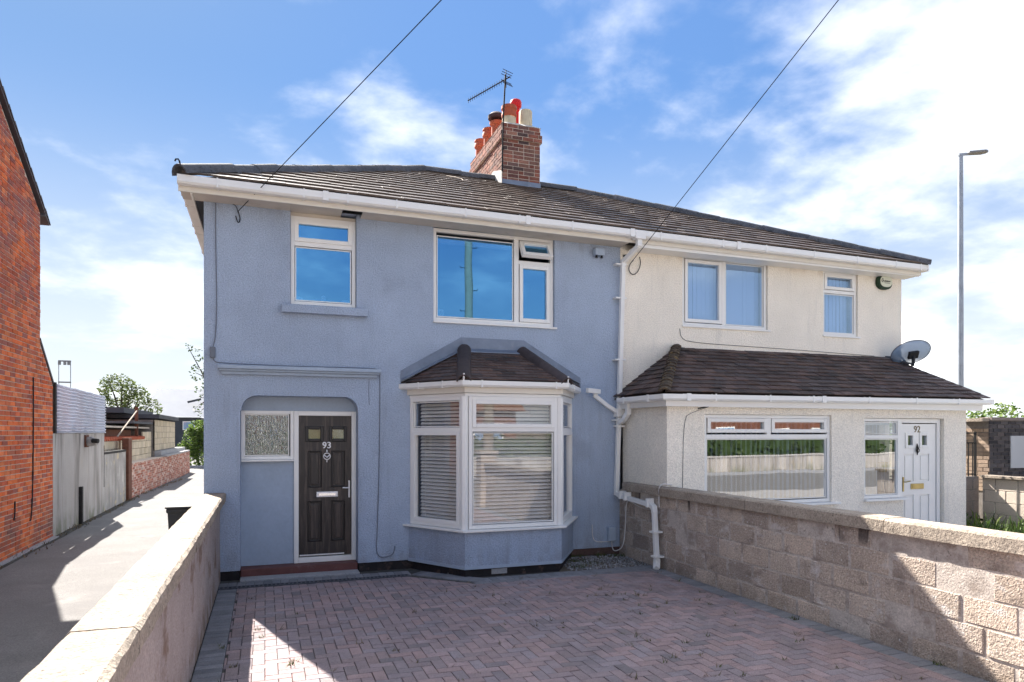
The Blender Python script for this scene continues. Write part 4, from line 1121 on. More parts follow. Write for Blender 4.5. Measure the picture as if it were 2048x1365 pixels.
yw = F - .012
cable('cable', 'cable_painted', H1, [(-.60, yw, 4.88), (-.60, yw, 4.4), (-.585, yw, 3.6), (-.60, yw, 3.15), (-.635, yw, 3.0)], .006)
cb = bx('junction_box', 'cable_painted', H1, -.665, -.60, F - .05, F - .002, 2.88, 3.02, bevel=.008)
cable('cable', 'cable_painted', H1, [(-.63, yw, 2.89), (-.62, yw, 2.84), (-.57, yw - .02, 2.815), (.4, yw - .03, 2.80), (1.40, yw - .02, 2.81), (1.50, yw, 2.79), (1.512, yw, 2.70), (1.50, yw, 1.5), (1.47, yw, .45), (1.455, yw, .28), (1.50, yw, .17), (1.62, yw, .175), (1.70, yw, .21), (1.72, yw, .32)], .006)
cable('crack_line', 'cable_grey', H1, [(1.36, F - .001, 2.66), (1.355, F - .001, 2.5), (1.362, F - .001, 2.3)], .0035)
cable('cable', 'cable_white', H1, [(4.80, yw, .48), (4.80, yw, .32), (4.83, yw, .23), (4.90, yw, .20), (5.1, yw, .20)], .008)
jb = bx('junction_box', 'grey_smooth', H1, 5.06, 5.19, F - .075, F - .002, .21, .43, bevel=.012)
cable('cable', 'cable_white', H1, [(5.12, F - .05, .22), (5.125, F - .07, .08), (5.16, F - .13, .06), (5.245, F - .2, .14), (5.255, 9.36, .40), (5.25, 9.33, .70), (5.25, 9.30, .86), (5.25, 9.2, .87), (5.25, 8.9, .80), (5.25, 8.5, .80)], .008)
# flood light between the window and the pipe
fl_ = thing('flood_light', (4.88, F, 4.66), 'small grey security light high on the grey wall', 'wall light')
bx('lamp_body', 'grey_smooth', fl_, 4.80, 4.96, F - .13, F - .03, 4.665, 4.775, bevel=.012)
bx('bracket', 'cable_grey', fl_, 4.84, 4.92, F - .03, F - .001, 4.69, 4.75)
for x in (4.835, 4.925): MB().lathe([(0, 0), (.022, 0), (.018, .035), (0, .035)], (x, F - .09, 4.63), 10).build('sensor', 'black_iron', fl_, smooth=40)

# ------------------------------------------------------------------ white house
H2 = thing('white_house', (8.3, 9.6, 0), 'white pebble-dashed house with a lean-to extension and white door numbered 92', 'house', 'pair of semi-detached houses')
WX0, WX1 = PX + .002, 11.28
holed('wall', 'white_render', H2, rect(WX0, WX1, 2.41, 4.90), [rect(6.457, 8.183, 3.682, 4.86), rect(9.407, 10.213, 3.662, 4.83)], XZ(F), .26)
bx('wall', 'white_render', H2, WX1 - .26, WX1, F + .262, 16.4, 0, 4.9)
bx('wall', 'white_render', H2, WX0, WX1 - .262, 16.15, 16.4, 0, 4.9)
bx('wall', 'interior_wall', H2, WX0, WX1 - .262, 13.2, 13.3, 0, 4.9)
bx('storey_floor', 'dark_room', H2, WX0, WX1 - .262, F + .262, 13.2, 2.62, 2.85)
bx('storey_floor', 'dark_room', H2, 5.6, WX1 - .262, 8.6, 13.2, .05, .1)
bx('room_ceiling', 'interior_wall', H2, WX0, WX1 - .262, F + .262, 13.2, 4.93, 4.97)
bx('wall', 'interior_wall', H2, 8.7, 8.8, F + .262, 13.2, 2.85, 4.93)
r2 = deck(H2, [[SH(PX + .001, YE, ZE), SH(XR, YE, ZE), SH(aR, YR, ZR), SH(PX + .001, YR, ZR)], [SH(XR, YE, ZE), SH(XR, YB, ZE), SH(aR, YR, ZR)], [SH(XR, YB, ZE), SH(PX + .001, YB, ZE), SH(PX + .001, YR, ZR), SH(aR, YR, ZR)]])
plane_tiles(r2, 'roof_tile', SH(PX + .001, YE, ZE), SH(XR, YE, ZE), [SH(aR, YR, ZR), SH(PX + .001, YR, ZR)], .295, .30, .028, .026, jitter=.003)
ridge_run('hip_tile', 'ridge_tile', r2, SH(XR + .02, YE - .02, ZE) + up * .8, SH(aR, YR, ZR) + up, .125, .42)
ridge_run('ridge_tile', 'ridge_tile', r2, SH(5.15, YR, ZR) + up, SH(aR, YR, ZR) + up, .125, .42)
g3 = eaves(H2, 5.425, 11.36, [5.75, 6.9, 7.75, 8.75, 9.7, 10.6, 11.2], soff=None)
for x in (5.25, 7.2): bracket(g3, SH(x, 9.246, 4.93), (1, 0, 0), (0, -1, 0), wd=.128, h=.108, w=.07, name='union')
bx('bargeboard', 'upvc', H2, 5.425, 11.60, 9.33, 9.598, 4.80, 4.845) if False else None
MB().box(5.43, 11.34, 9.277, 9.295, 4.79, 4.86).build('fascia', 'upvc', H2)
bx('soffit', 'upvc', H2, 5.43, 11.34, 9.296, 9.598, 4.80, 4.815)
bx('gutter_end', 'upvc', H2, 11.362, 11.395, 9.12, 9.25, 4.86, 4.97)
w3 = window(H2, XZ(F + .035), 6.46, 8.18, 3.685, 4.85, vbars=[(7.295, .07, 3.735, 4.80)], cells=[(6.535, 7.235, 3.76, 4.775, 'sash'), (7.345, 8.115, 3.745, 4.79, 'fix')], pane='pane_white_house')
bx('sill', 'upvc', w3, 6.44, 8.215, F - .03, F + .034, 3.655, 3.684, bevel=.004)
w4 = window(H2, XZ(F + .035), 9.41, 10.21, 3.665, 4.82, hbars=[(4.46, .06, 9.46, 10.16)], cells=[(9.475, 10.145, 4.51, 4.765, 'sash'), (9.47, 10.15, 3.72, 4.42, 'fix')], pane='pane_white_house')
bx('sill', 'upvc', w4, 9.385, 10.25, F - .03, F + .034, 3.635, 3.664, bevel=.004)


def vertical_blind(label, x0, x1, z0, z1, y, pitch, ang, group='vertical blinds in the white house', fan=0.0, mat='blind_white', skip=()):
    bl = thing('vertical_blind', ((x0 + x1) / 2, y, z0), label, 'blind', group)
    bx('head_rail', 'upvc', bl, x0, x1, y - .02, y + .02, z1, z1 + .035)
    wd = .089; sm = MB()
    sm.add([(-wd / 2, 0, 0), (wd / 2, 0, 0), (wd / 2, .004, z1 - z0), (-wd / 2, .004, z1 - z0), (-wd / 2, .002, 0), (wd / 2, .002, 0), (wd / 2, .006, z1 - z0), (-wd / 2, .006, z1 - z0)],
           [(0, 1, 2, 3), (4, 7, 6, 5), (0, 4, 5, 1), (3, 2, 6, 7), (1, 5, 6, 2), (0, 3, 7, 4)])
    me = sm.mesh('slat', mat); k = int((x1 - x0) / pitch); rb = random.Random(int(x0 * 100))
    for i in range(k):
        if i in skip: continue
        x = x0 + pitch * (i + .5)
        inst('slat', me, Matrix.Translation((x, y, z0)) @ Matrix.Rotation(R(ang + rb.uniform(-6, 6)), 4, 'Z') @ Matrix.Rotation(R(rb.uniform(-1, 1) * fan), 4, 'Y'), bl)


vertical_blind('pale vertical blind closed behind the wide upper window of the white house', 6.52, 8.14, 3.72, 4.80, F + .175, .085, 4)
vertical_blind('pale vertical blind closed behind the narrow upper window of the white house', 9.45, 10.18, 3.70, 4.78, F + .175, .085, 4)

# extension
EF = 8.33; EX0 = 5.345; EX1 = 11.27
holed('wall', 'white_render', H2, rect(EX0, EX1, -.03, 2.40), [rect(5.977, 8.328, .832, 2.183), [(8.995, .82), (9.835, .82), (9.835, -.01), (10.755, -.01), (10.755, 2.15), (8.995, 2.15)]], XZ(EF), .24)
bx('wall', 'white_render', H2, EX0, EX0 + .22, EF + .242, F - .002, -.03, 2.40)
bx('wall', 'white_render', H2, EX1 - .22, EX1, EF + .242, F - .002, -.03, 2.40)
w5 = window(H2, XZ(EF + .035), 5.98, 8.325, .835, 2.18, vbars=[(7.152, .075, 1.885, 2.13)], hbars=[(1.855, .065, 6.03, 8.275)],
            cells=[(6.06, 7.095, 1.925, 2.115, 'sash'), (7.21, 8.245, 1.925, 2.115, 'sash'), (6.045, 8.26, .90, 1.82, 'fix')], pane='pane_extension')
bx('sill', 'upvc', w5, 5.965, 8.45, EF - .07, EF + .034, .80, .833, bevel=.004)
w6 = window(H2, XZ(EF + .035), 9.0, 9.80, .85, 2.145, hbars=[(1.845, .06, 9.05, 9.75)], cells=[(9.05, 9.75, 1.885, 2.085, 'fix'), (9.05, 9.75, .905, 1.81, 'fix')], pane='pane_extension')
bx('sill', 'upvc', w6, 8.98, 9.92, EF - .06, EF + .034, .815, .848, bevel=.004)
frame_ring(mb := MB(), 9.802, 10.74, -.01, 2.145, .07, XZ(EF + .06), 0, .09); mb.build('door_frame', 'upvc', H2, bevel=.005)
bx('wall', 'white_render', H2, 9.0, 9.80, EF + .1, EF + .24, -.02, .813)
PN = [(9.95, 10.165, 1.10, 1.56), (10.30, 10.515, 1.10, 1.56), (9.95, 10.165, .18, .88), (10.30, 10.515, .18, .88)]
LG = [(10.015, 10.135, 1.70, 1.87), (10.33, 10.45, 1.70, 1.87)]
d2 = holed('front_door', 'upvc', H2, rect(9.89, 10.66, .07, 2.06), [rect(*p) for p in PN + LG], XZ(EF + .085), .05)
tag(d2, 'white panelled front door with number 92 and brass fittings')
for a, b, c, d in PN:
    mb = MB(); mb.prism(rect(a, b, c, d), XZ(EF + .105), 0, .02); mb.build('panel', 'upvc', d2)
    mb = MB(); mb.prism(rect(a + .025, b - .025, c + .025, d - .025), XZ(EF + .09), 0, .014); mb.build('panel', 'upvc', d2, bevel=.008)
for a, b, c, d in LG:
    frame_ring(mb := MB(), a - .045, b + .045, c - .045, d + .045, .05, XZ(EF + .068), 0, .016); mb.build('moulding', 'upvc', d2, bevel=.005)
    bx('pane', 'pane_extension', d2, a, b, EF + .10, EF + .106, c, d)
text('house_number', '92', 'number_gold', d2, 10.235, EF + .082, 1.965, .155)
lp2 = bx('letter_plate', 'brass', d2, 10.09, 10.375, EF + .068, EF + .084, .975, 1.065, bevel=.004)
bx('letter_flap', 'brass', lp2, 10.115, 10.35, EF + .063, EF + .0675, .99, 1.05)
hb = bx('handle', 'brass', d2, 9.905, 9.93, EF + .066, EF + .084, .94, 1.18, bevel=.004)
MB().tube([(9.917, EF + .066, 1.10), (9.917, EF + .03, 1.10), (10.01, EF + .02, 1.115)], .010, 8).build('lever', 'brass', hb, smooth=40)
kb = MB(); kb.tube([(10.22, EF + .07, 1.73), (10.22, EF + .06, 1.66), (10.22, EF + .065, 1.54)], [.006, .02, .006], 6)
kb.tube([(10.22 + .035 * math.cos(a * math.pi / 8), EF + .055, 1.62 + .035 * math.sin(a * math.pi / 8)) for a in range(17)], .006, 5); kb.build('knocker', 'black_iron', d2, smooth=40)
vertical_blind('open white vertical blind behind the big ground-floor window of the white house', 6.02, 8.26, .90, 2.06, EF + .20, .088, 68, fan=2.6)
vertical_blind('half-open pale vertical blind behind the window beside the white door', 9.03, 9.72, .90, 2.04, EF + .20, .082, 45, fan=.8, skip=(6,))
vp = thing('potted_plant', (9.66, EF + .22, .86), 'leafy plant in a yellow pot on the sill beside the white door', 'plant')
MB().lathe([(0, 0), (.06, 0), (.075, .17), (.06, .17), (0, .15)], (9.66, EF + .24, 1.26), 14).build('pot', 'brass', vp, smooth=40)
bx('stand', 'timber_grey', vp, 9.58, 9.74, EF + .20, EF + .30, .80, 1.258)
leaves('foliage', 'leaf_mid', vp, [(9.66, EF + .24, 1.58, .09, .06, .13)], 60, .04, 31)

# extension roof
eE, eT = 2.465, 3.29
e0, e1, e2 = Vector((5.19, 9.6, eE)), Vector((5.19, 8.15, eE)), Vector((11.56, 8.15, eE + .015))
t0_, t1_ = Vector((6.33, 9.6, eT)), Vector((10.90, 9.6, eT - .03)); e3 = Vector((11.56, 9.6, eE + .015))
mb = MB(); dz = Vector((0, 0, .03)); mb.add([v - dz for v in (e0, e1, e2, e3, t1_, t0_)], [(0, 1, 5), (1, 2, 4, 5), (2, 3, 4), (0, 5, 4, 3), (0, 3, 2, 1)])
er = mb.build('roof', 'plain_tile', H2)
# main slope: each course is cut square at the right, so the edge steps against the sky
u_ = (e2 - e1).normalized(); n_ = u_.cross(t0_ - e1).normalized(); s_ = n_.cross(u_).normalized(); Ls = (t0_ - e1).dot(s_); Wd = (e2 - e1).length; wtop = (t1_ - e1).dot(u_); ltop = (t0_ - e1).dot(u_)
its = []; rt = random.Random(9); gau = Ls / 12; wid = .2; Lt = gau + .05
for i in range(12):
    sv = i * gau; right = Wd + (wtop - Wd) * sv / Ls + .03; k = -1
    reg = [(0, 0), (right, 0), (right, Ls + .2), (ltop * (1 + .2 / Ls), Ls + .2)]
    while k * wid < right:
        a = k * wid + (wid / 2 if i % 2 else 0); k += 1
        Ln = min(Lt, Ls + .01 - sv)
        poly = clip_poly([(a + .0015, sv), (a + wid - .0015, sv), (a + wid - .0015, sv + Ln), (a + .0015, sv + Ln)], reg)
        if not poly or area(poly) < .002: continue
        full = abs(area(poly) - (wid - .003) * Lt) < 1e-5
        lp = [(p[0] - a, p[1] - sv) for p in poly]; nn = len(lp); hb_ = lambda y: .022 * (1 - y / Lt)
        vs = [(x, y, hb_(y)) for x, y in lp] + [(x, y, hb_(y) + .014) for x, y in lp]
        fs = [tuple(range(nn - 1, -1, -1)), tuple(range(nn, 2 * nn))] + [(q, (q + 1) % nn, (q + 1) % nn + nn, q + nn) for q in range(nn)]
        mw = basis(e1 + u_ * a + s_ * (sv + rt.uniform(-.006, .006)) + n_ * rt.uniform(-.002, .004), u_, s_, n_) @ Matrix.Rotation(rt.uniform(-.012, .012), 4, 'Z') @ Matrix.Rotation(rt.uniform(-.02, .02), 4, 'Y')
        its.append((mw, 'full' if full else None, vs, fs))
pieces('tile', 'plain_tile', er, its, limit=290)
plane_tiles(er, 'plain_tile', e0, e1, [t0_], gau, .2, .022, .014, jitter=.004)
ridge_run('hip_tile', 'mossy_tile', er, e1 + Vector((-.01, -.01, .0)), t0_ + Vector((0, -.02, .02)), .10, .12, taper=.18, arc=.56)
g4 = gutter('gutter', 'upvc', H2, [(5.24, 9.42, 2.365), (5.24, 8.20, 2.365), (11.58, 8.20, 2.385)], [(-1, 0), (-1, -1), (0, -1)], .085, .105)
for x in (6.0, 6.95, 7.75, 8.85, 9.85, 10.8): bracket(g4, (x, 8.20, 2.368 + .003 * (x - 5)), (1, 0, 0), (0, -1, 0), wd=.105, h=.085)
for x in (5.55, 7.95): bracket(g4, (x, 8.20, 2.366 + .003 * (x - 5)), (1, 0, 0), (0, -1, 0), wd=.107, h=.087, w=.07, name='union')
for y in (8.5, 9.2): bracket(g4, (5.24, y, 2.365), (0, 1, 0), (-1, 0, 0), wd=.105, h=.085, w=.05)
bx('fascia', 'upvc', H2, 5.25, 11.50, 8.205, 8.225, 2.285, 2.46)
bx('fascia', 'upvc', H2, 5.25, 5.27, 8.226, 9.59, 2.285, 2.46)
bx('soffit', 'upvc', H2, 5.271, 11.48, 8.226, 8.328, 2.29, 2.30)
bx('gutter_end', 'upvc', H2, 11.582, 11.64, 8.11, 8.20, 2.39, 2.475)
op = pipe(H2, [(5.245, 9.25, 2.40), (5.245, 9.25, 2.19)], r=.05, name='gutter_outlet')
pipe(op, [(5.245, 9.25, 2.22), (5.235, 9.36, 2.12), (5.235, 9.49, 2.07)], r=.048, name='pipe_bend')
cable('cable', 'cable_grey', H2, [(6.05, EF - .0, 2.29), (5.75, EF - .004, 2.20), (5.62, EF - .004, 2.13), (5.60, EF - .004, 1.2), (5.60, EF - .004, .9)], .004)
cable('cable', 'cable_black', H2, [(6.05, 8.215, 2.31), (5.85, EF - .02, 2.26)], .009)
cable('cable', 'cable_grey', H2, [(6.40, F - .006, 3.62), (6.42, F - .006, 3.47), (6.60, F - .006, 3.40), (8.3, F - .006, 3.38), (10.6, F - .006, 3.33)], .005)
cable('cable', 'cable_white', H2, [(5.25, 8.38, .86), (5.235, 8.36, 1.0), (5.22, 8.34, 1.155), (5.26, 8.30, 1.20), (5.36, 8.29, 1.18), (5.42, EF - .01, 1.175)], .009)

# alarm box and dish
al = thing('alarm_box', (10.80, F, 4.56), 'oval cream and dark green burglar alarm box under the eaves of the white house', 'alarm box')
ov = lambda rx, rz: [(10.80 + rx * math.copysign(abs(math.cos(a)) ** .75, math.cos(a)), 4.70 + rz * math.copysign(abs(math.sin(a)) ** .9, math.sin(a))) for a in [i * 2 * math.pi / 28 for i in range(28)]]
mb = MB(); mb.prism(ov(.175, .135), XZ(F - .075), 0, .074); mb.build('casing', 'alarm_green', al, bevel=.012)
mb = MB(); mb.prism([(x + .012, z + .012) for x, z in ov(.145, .105)], XZ(F - .085), 0, .009); mb.build('cover', 'alarm_cream', al, bevel=.004)
em = MB(); N = 16
for i in range(12):
    a0, a1 = R(60 + 240 * i / 12), R(60 + 240 * (i + 1) / 12)
    em.prism([(10.722 + .030 * math.cos(a0), 4.725 + .036 * math.sin(a0)), (10.722 + .019 * math.cos(a0), 4.725 + .024 * math.sin(a0)), (10.722 + .019 * math.cos(a1), 4.725 + .024 * math.sin(a1)), (10.722 + .030 * math.cos(a1), 4.725 + .036 * math.sin(a1))], XZ(F - .0875), 0, .002)
em.prism([(10.733 + .011 * math.cos(a * math.pi / 6), 4.724 + .016 * math.sin(a * math.pi / 6)) for a in range(12)], XZ(F - .0875), 0, .002)
rq = random.Random(2); x = 10.757
while x < 10.90:
    wq = rq.uniform(.006, .012); em.prism(rect(x, x + wq, 4.705 - rq.uniform(0, .006), 4.722 + rq.uniform(0, .012)), XZ(F - .0875), 0, .002); x += wq + .005
x = 10.765
while x < 10.89:
    wq = rq.uniform(.005, .012); em.prism(rect(x, x + wq, 4.676, 4.684 + rq.uniform(0, .004)), XZ(F - .0872), 0, .0017); x += wq + .005
em.build('emblem', 'emblem', al)

ds = thing('satellite_dish', (11.0, F, 3.3), 'blue-grey mesh satellite dish on the white house corner above the extension roof', 'satellite dish')
dc = Vector((11.06, 9.22, 3.37)); dn = Vector((.22, .80, .56)).normalized()
du = Vector((.92, -.32, .16)); du = (du - dn * du.dot(dn)).normalized(); dv = dn.cross(du)
mb = MB(); nr, na = 5, 36
mb.v.append(tuple(dc - dn * .07))
for i in range(1, nr + 1):
    f = i / nr
    for j in range(na):
        a = 2 * math.pi * j / na; mb.v.append(tuple(dc + du * math.cos(a) * .36 * f + dv * math.sin(a) * .25 * f - dn * .07 * (1 - f * f)))
for j in range(na): mb.f.append((0, 1 + j, 1 + (j + 1) % na))
for i in range(nr - 1):
    for j in range(na):
        k = 1 + i * na; mb.f.append((k + j, k + na + j, k + na + (j + 1) % na, k + (j + 1) % na))
dish = mb.build('reflector', 'dish_mesh', ds, smooth=60)
so = dish.modifiers.new('thickness', 'SOLIDIFY'); so.thickness = .004
MB().tube([dc + du * .36 * math.cos(2 * math.pi * j / 36) + dv * .25 * math.sin(2 * math.pi * j / 36) for j in range(37)], .006, 5, cap=False).build('rim', 'cable_grey', ds, smooth=60)
hub = dc - dn * .09
MB().bar(hub - du * .09, hub + du * .09, .05, .14, up=tuple(dv)).build('mount', 'cable_black', ds, bevel=.01)
MB().tube([hub, hub - Vector((0, 0, .12)), hub - Vector((.02, 0, .20))], [.03, .028, .03], 8).build('mast', 'cable_black', ds, smooth=40)
MB().tube([(10.93, F - .002, 3.27), (10.93, F - .10, 3.27), tuple(hub - Vector((.02, 0, .17)))], .020, 7).build('bracket', 'cable_grey', ds, smooth=40)
MB().bar(dc + dv * .24, dc + dn * .34 + dv * .22, .025, .02).build('arm', 'cable_grey', ds)
MB().tube([dc + dn * .30 + dv * .20, dc + dn * .40 + dv * .16], [.035, .03], 10).build('receiver', 'cable_grey', ds, smooth=40)
bx('wall_plate', 'cable_grey', ds, 10.87, 10.99, F - .02, F - .001, 3.20, 3.34)
bx('lead_saddle', 'lead_brown', H2, 10.86, 11.08, 9.50, 9.598, 3.16, 3.22)

# ------------------------------------------------------------------ garden walls
BW = thing('block_wall', (5.36, 5, 0), 'brown concrete block wall with stone coping beside the block-paved driveway', 'wall')
core = bx('mortar_joints', 'block_mortar', BW, 5.279, 5.40, .9, 9.58, -.03, 1.02)
its = []; rw = random.Random(14)
zz_ = [-.055, .168, .393, .617, .840, 1.02]
for c in range(5):
    z0, z1 = zz_[c] + .008, zz_[c + 1] - .007; y = 9.58 - (0 if c % 2 else .23)
    y += .45 if c % 2 == 0 else 0
    while y > .9:
        ln = .44 + rw.uniform(-.012, .012); y0 = max(y - ln, .9); y1 = min(y, 9.575)
        if y1 - y0 > .04:
            nx = 4; vs, fs = solid_piece([(0, 0), (y1 - y0 - .012, 0), (y1 - y0 - .012, z1 - z0), (0, z1 - z0)], -.06, rw.uniform(.001, .008), .011)
            mw = basis(Vector((5.279, y1 - .006, z0)) + Vector((rw.uniform(-.004, .004), 0, rw.uniform(-.003, .003))), Vector((0, -1, 0)), Vector((0, 0, 1)), Vector((-1, 0, 0))) @ Matrix.Rotation(rw.uniform(-.006, .006), 4, 'Z')
            its.append((mw, None, vs, fs))
        y -= ln + .012
pieces('block', 'block', BW, its)


def coping_run(parent, x0, x1, y0, y1, z0, z1, seg, seed, mat='coping', chip=.003):
    rr = random.Random(seed); y = y0
    while y < y1 - .05:
        ye = min(y + seg * rr.uniform(.92, 1.08), y1); n = max(2, int((ye - y) / .12)); vs = []; dzz = rr.uniform(-.004, .004); dxx = rr.uniform(-.004, .004)
        pr = [(x0, z0), (x1, z0), (x1, z1 - .018), (x1 - .018, z1), (x0 + .018, z1), (x0, z1 - .018)]
        for i in range(n + 1):
            yy = y + .004 + (ye - y - .008) * i / n
            for (a, b) in pr: vs.append((a + dxx + rr.uniform(-chip, chip), yy, b + dzz + rr.uniform(-chip, chip) * .6))
        m_ = len(pr); fs = [tuple(range(m_)), tuple(n * m_ + j for j in range(m_))]
        for i in range(n):
            for j in range(m_): fs.append((i * m_ + j, i * m_ + (j + 1) % m_, (i + 1) * m_ + (j + 1) % m_, (i + 1) * m_ + j))
        MB().add(vs, fs).build('coping_stone', mat, parent); y = ye


coping_run(BW, 5.222, 5.48, .9, 9.40, 1.022, 1.145, 1.9, 3)
BP = thing('gate_pier', (5.35, .68, 0), 'square block gate pier at the street end of the brown block wall', 'pier')
for c in range(6): bx('block', 'block', BP, 5.15, 5.59, .45, .89, c * .225 + .004, c * .225 + .218, bevel=.008)
bx('cap', 'coping', BP, 5.10, 5.64, .40, .94, 1.352, 1.44, bevel=.02)

LW = thing('rendered_wall', (-.6, 5, 0), 'low pebble-dashed garden wall with pale coping between alley and driveway', 'wall')
mb = MB(); vs = []; fs = []; rr = random.Random(8); n = 70
for i in range(n + 1):
    y = .9 + (F - .012 - .9) * i / n
    for (a, b) in ((-.69, -.05), (-.545, -.05), (-.55, .5), (-.548, 1.03), (-.69, 1.03), (-.69, .5)): vs.append((a + rr.uniform(-.004, .004), y, b))
for i in range(n):
    for j in range(6): fs.append((i * 6 + j, i * 6 + (j + 1) % 6, i * 6 + 6 + (j + 1) % 6, i * 6 + 6 + j))
fs += [tuple(range(6)), tuple(n * 6 + j for j in range(6))]
mb.add(vs, fs).build('wall_face', 'wall_dash', LW)
coping_run(LW, -.735, -.475, .9, F - .03, 1.032, 1.14, 2.3, 4, chip=.0045)

# ------------------------------------------------------------------ wheelie bin
WB = thing('wheelie_bin', (-.985, 10.03, 0), 'grey wheelie bin standing behind the low wall beside the grey house', 'bin')
bxc, byc = -.985, 10.03
pr = [(-.245, -.26, .20, .24, 1.0), (-.20, -.21, .17, .21, .08)]
mb = MB(); vs = []
for (z, hx, hy) in ((.08, .16, .21), (.87, .195, .27), (.89, .21, .29), (.935, .21, .29)):
    vs += [(bxc - hx, byc - hy, z), (bxc + hx, byc - hy, z), (bxc + hx, byc + hy, z), (bxc - hx, byc + hy, z)]
fs = [(0, 3, 2, 1), (12, 13, 14, 15)]
for i in range(3):
    for j in range(4): fs.append((i * 4 + j, i * 4 + (j + 1) % 4, i * 4 + 4 + (j + 1) % 4, i * 4 + 4 + j))
mb.add(vs, fs).build('bin_body', 'bin_grey', WB, bevel=.012)
mb = MB(); vs = []
for (z, hx, hy, dy) in ((.937, .22, .31, -.01), (.957, .225, .315, -.01), (.985, .19, .26, 0), (.992, .13, .2, 0)):
    vs += [(bxc - hx, byc - hy + dy, z), (bxc + hx, byc - hy + dy, z), (bxc + hx, byc + hy + dy, z), (bxc - hx, byc + hy + dy, z)]
mb.add(vs, fs).build('lid', 'bin_grey', WB, bevel=.012)
MB().tube([(bxc - .18, byc + .33, .90), (bxc + .18, byc + .33, .90)], .016, 8).build('handle', 'bin_grey', WB, smooth=40)
for s in (-1, 1): MB().tube([(bxc + s * .165, byc + .22, .1), (bxc + s * .21, byc + .22, .1)], .1, 18).build('wheel', 'cable_black', WB, smooth=40)

# ------------------------------------------------------------------ brick building on the left
LB = thing('brick_building', (-6.5, 10, 0), 'tall red brick gable-ended house beside the alley', 'house')
GX = -3.65
prof = [(5.2, -.05), (13.86, -.05), (13.86, 5.70), (9.53, 8.12), (5.2, 5.70)]
MB().prism(prof, lambda u, v, w: (GX - .004 - w, u, v), 0, .3).build('wall', 'mortar', LB)
MB().prism([(5.2, -.05), (13.86, -.05), (13.86, 5.60), (9.53, 7.95), (5.2, 5.60)], lambda u, v, w: (GX - .31 - w, u, v), 0, 7.5).build('house_body', 'brick_red', LB)
MB().prism([(13.865, -.05), (14.60, -.05), (14.60, 2.80), (13.865, 3.46)], lambda u, v, w: (GX - .006 - w, u, v), 0, .25).build('wall', 'mortar', LB)
reg = [(8.4, 0), (13.85, 0), (13.85, 5.68), (9.53, 8.05), (8.4, 7.42)]
regl = [(p[0] - 8.4, p[1]) for p in reg]
it = brick_items((GX, 8.4, 0), (0, 1, 0), (0, 0, 1), (1, 0, 0), regl, .215, .063, .012, .004, .12, 17)
it += brick_items((GX - .002, 13.87, 0), (0, 1, 0), (0, 0, 1), (1, 0, 0), [(0, 0), (.72, 0), (.72, 2.78), (0, 3.42)], .215, .063, .012, .004, .25, 18)
pieces('brick', 'brick_red', LB, it, limit=300)
# roof with verge
for sgn in (1, -1):
    a = Vector((0, 9.53, 8.16)); b = Vector((0, 9.53 + sgn * 4.62, 8.16 - 4.62 * .559))
    dy = (b - a).normalized(); nn = Vector((0, -dy.z, dy.y)) * (1 if sgn > 0 else -1)
    if nn.z < 0: nn = -nn
    mb = MB(); mb.obox(Vector((GX - 3.7, 0, 0)) + (a + b) / 2 + nn * .018, Vector((1, 0, 0)), dy, nn, 3.76, (b - a).length / 2, .02); mb.build('roof', 'hip_tile', LB)
    k = 18; me = None
    for i in range(k):
        c = a + (b - a) * ((i + .5) / k) + nn * (.060) + Vector((GX - .19, 0, 0))
        mb = MB(); mb.obox(Vector((0, 0, 0)), Vector((1, 0, 0)), (dy - nn * .10).normalized(), (nn + dy * .10).normalized(), .26, (b - a).length / k / 2 + .03, .010)
        me = me or mb.mesh('verge_tile', 'hip_tile')
        inst('verge_tile', me, Matrix.Translation(c), LB)
MB().box(GX - .28, GX + .012, 13.86, 14.64, 0, .001)
mb = MB(); mb.prism([(13.84, 3.49), (14.64, 2.785), (14.64, 2.84), (13.84, 3.55)], lambda u, v, w: (GX + .012 - w, u, v), 0, .35); mb.build('coping', 'hip_tile', LB)
bx('gutter', 'cable_grey', LB, GX - 3.0, GX + .06, 13.90, 14.02, 5.68, 5.79)
cable('cable', 'cable_black', LB, [(GX + .012, 13.44, 2.84), (GX + .012, 13.43, 1.6), (GX + .012, 13.40, .9), (GX + .012, 13.33, .50), (GX + .012, 13.28, .46)], .011)
cable('cable', 'cable_black', LB, [(GX + .012, 12.55, .85), (GX + .012, 12.54, .66), (GX + .012, 12.50, .56)], .012)
bx('foundation', 'concrete', LB, GX - .05, GX + .10, 5.2, 14.6, -.06, .02)
wm = MB(); rnd = random.Random(4)
for _ in range(900):
    y = rnd.uniform(10.5, 31); x = GX + abs(rnd.gauss(0, .09)) + .02 + (.45 if y > 24 else 0) * (y - 24) / 8
    if mnoise.noise(Vector((y * 1.3, 0, 0))) < -.1: continue
    a = rnd.uniform(0, 6.28); L = rnd.uniform(.02, .10); d = Vector((math.cos(a) * .6, math.sin(a) * .6, rnd.uniform(.3, 1))) * L; s = Vector((-math.sin(a), math.cos(a), 0)) * .012
    p = Vector((x, y, .0)); wm.add([p - s, p + s, p + d], [(0, 1, 2)])
tag(wm.build('weeds', 'weed_dry'), kind='stuff')
MB().prism([(GX - .02, 10.0), (GX + .17, 10.0), (GX + .12, 14.6), (GX + .16, 19), (GX + .10, 22), (GX - .02, 22)], lambda u, v, w: (u, v, w), -.05, .003)
tag(MB().prism([(GX - .02, 10.0), (GX + .19, 10.0), (GX + .14, 13.0), (GX + .17, 14.6), (GX + .10, 17), (GX + .16, 19), (GX + .10, 22), (GX - .02, 22)], lambda u, v, w: (u, v, w), -.05, .003).build('soil', 'paving_sand'), kind='structure')

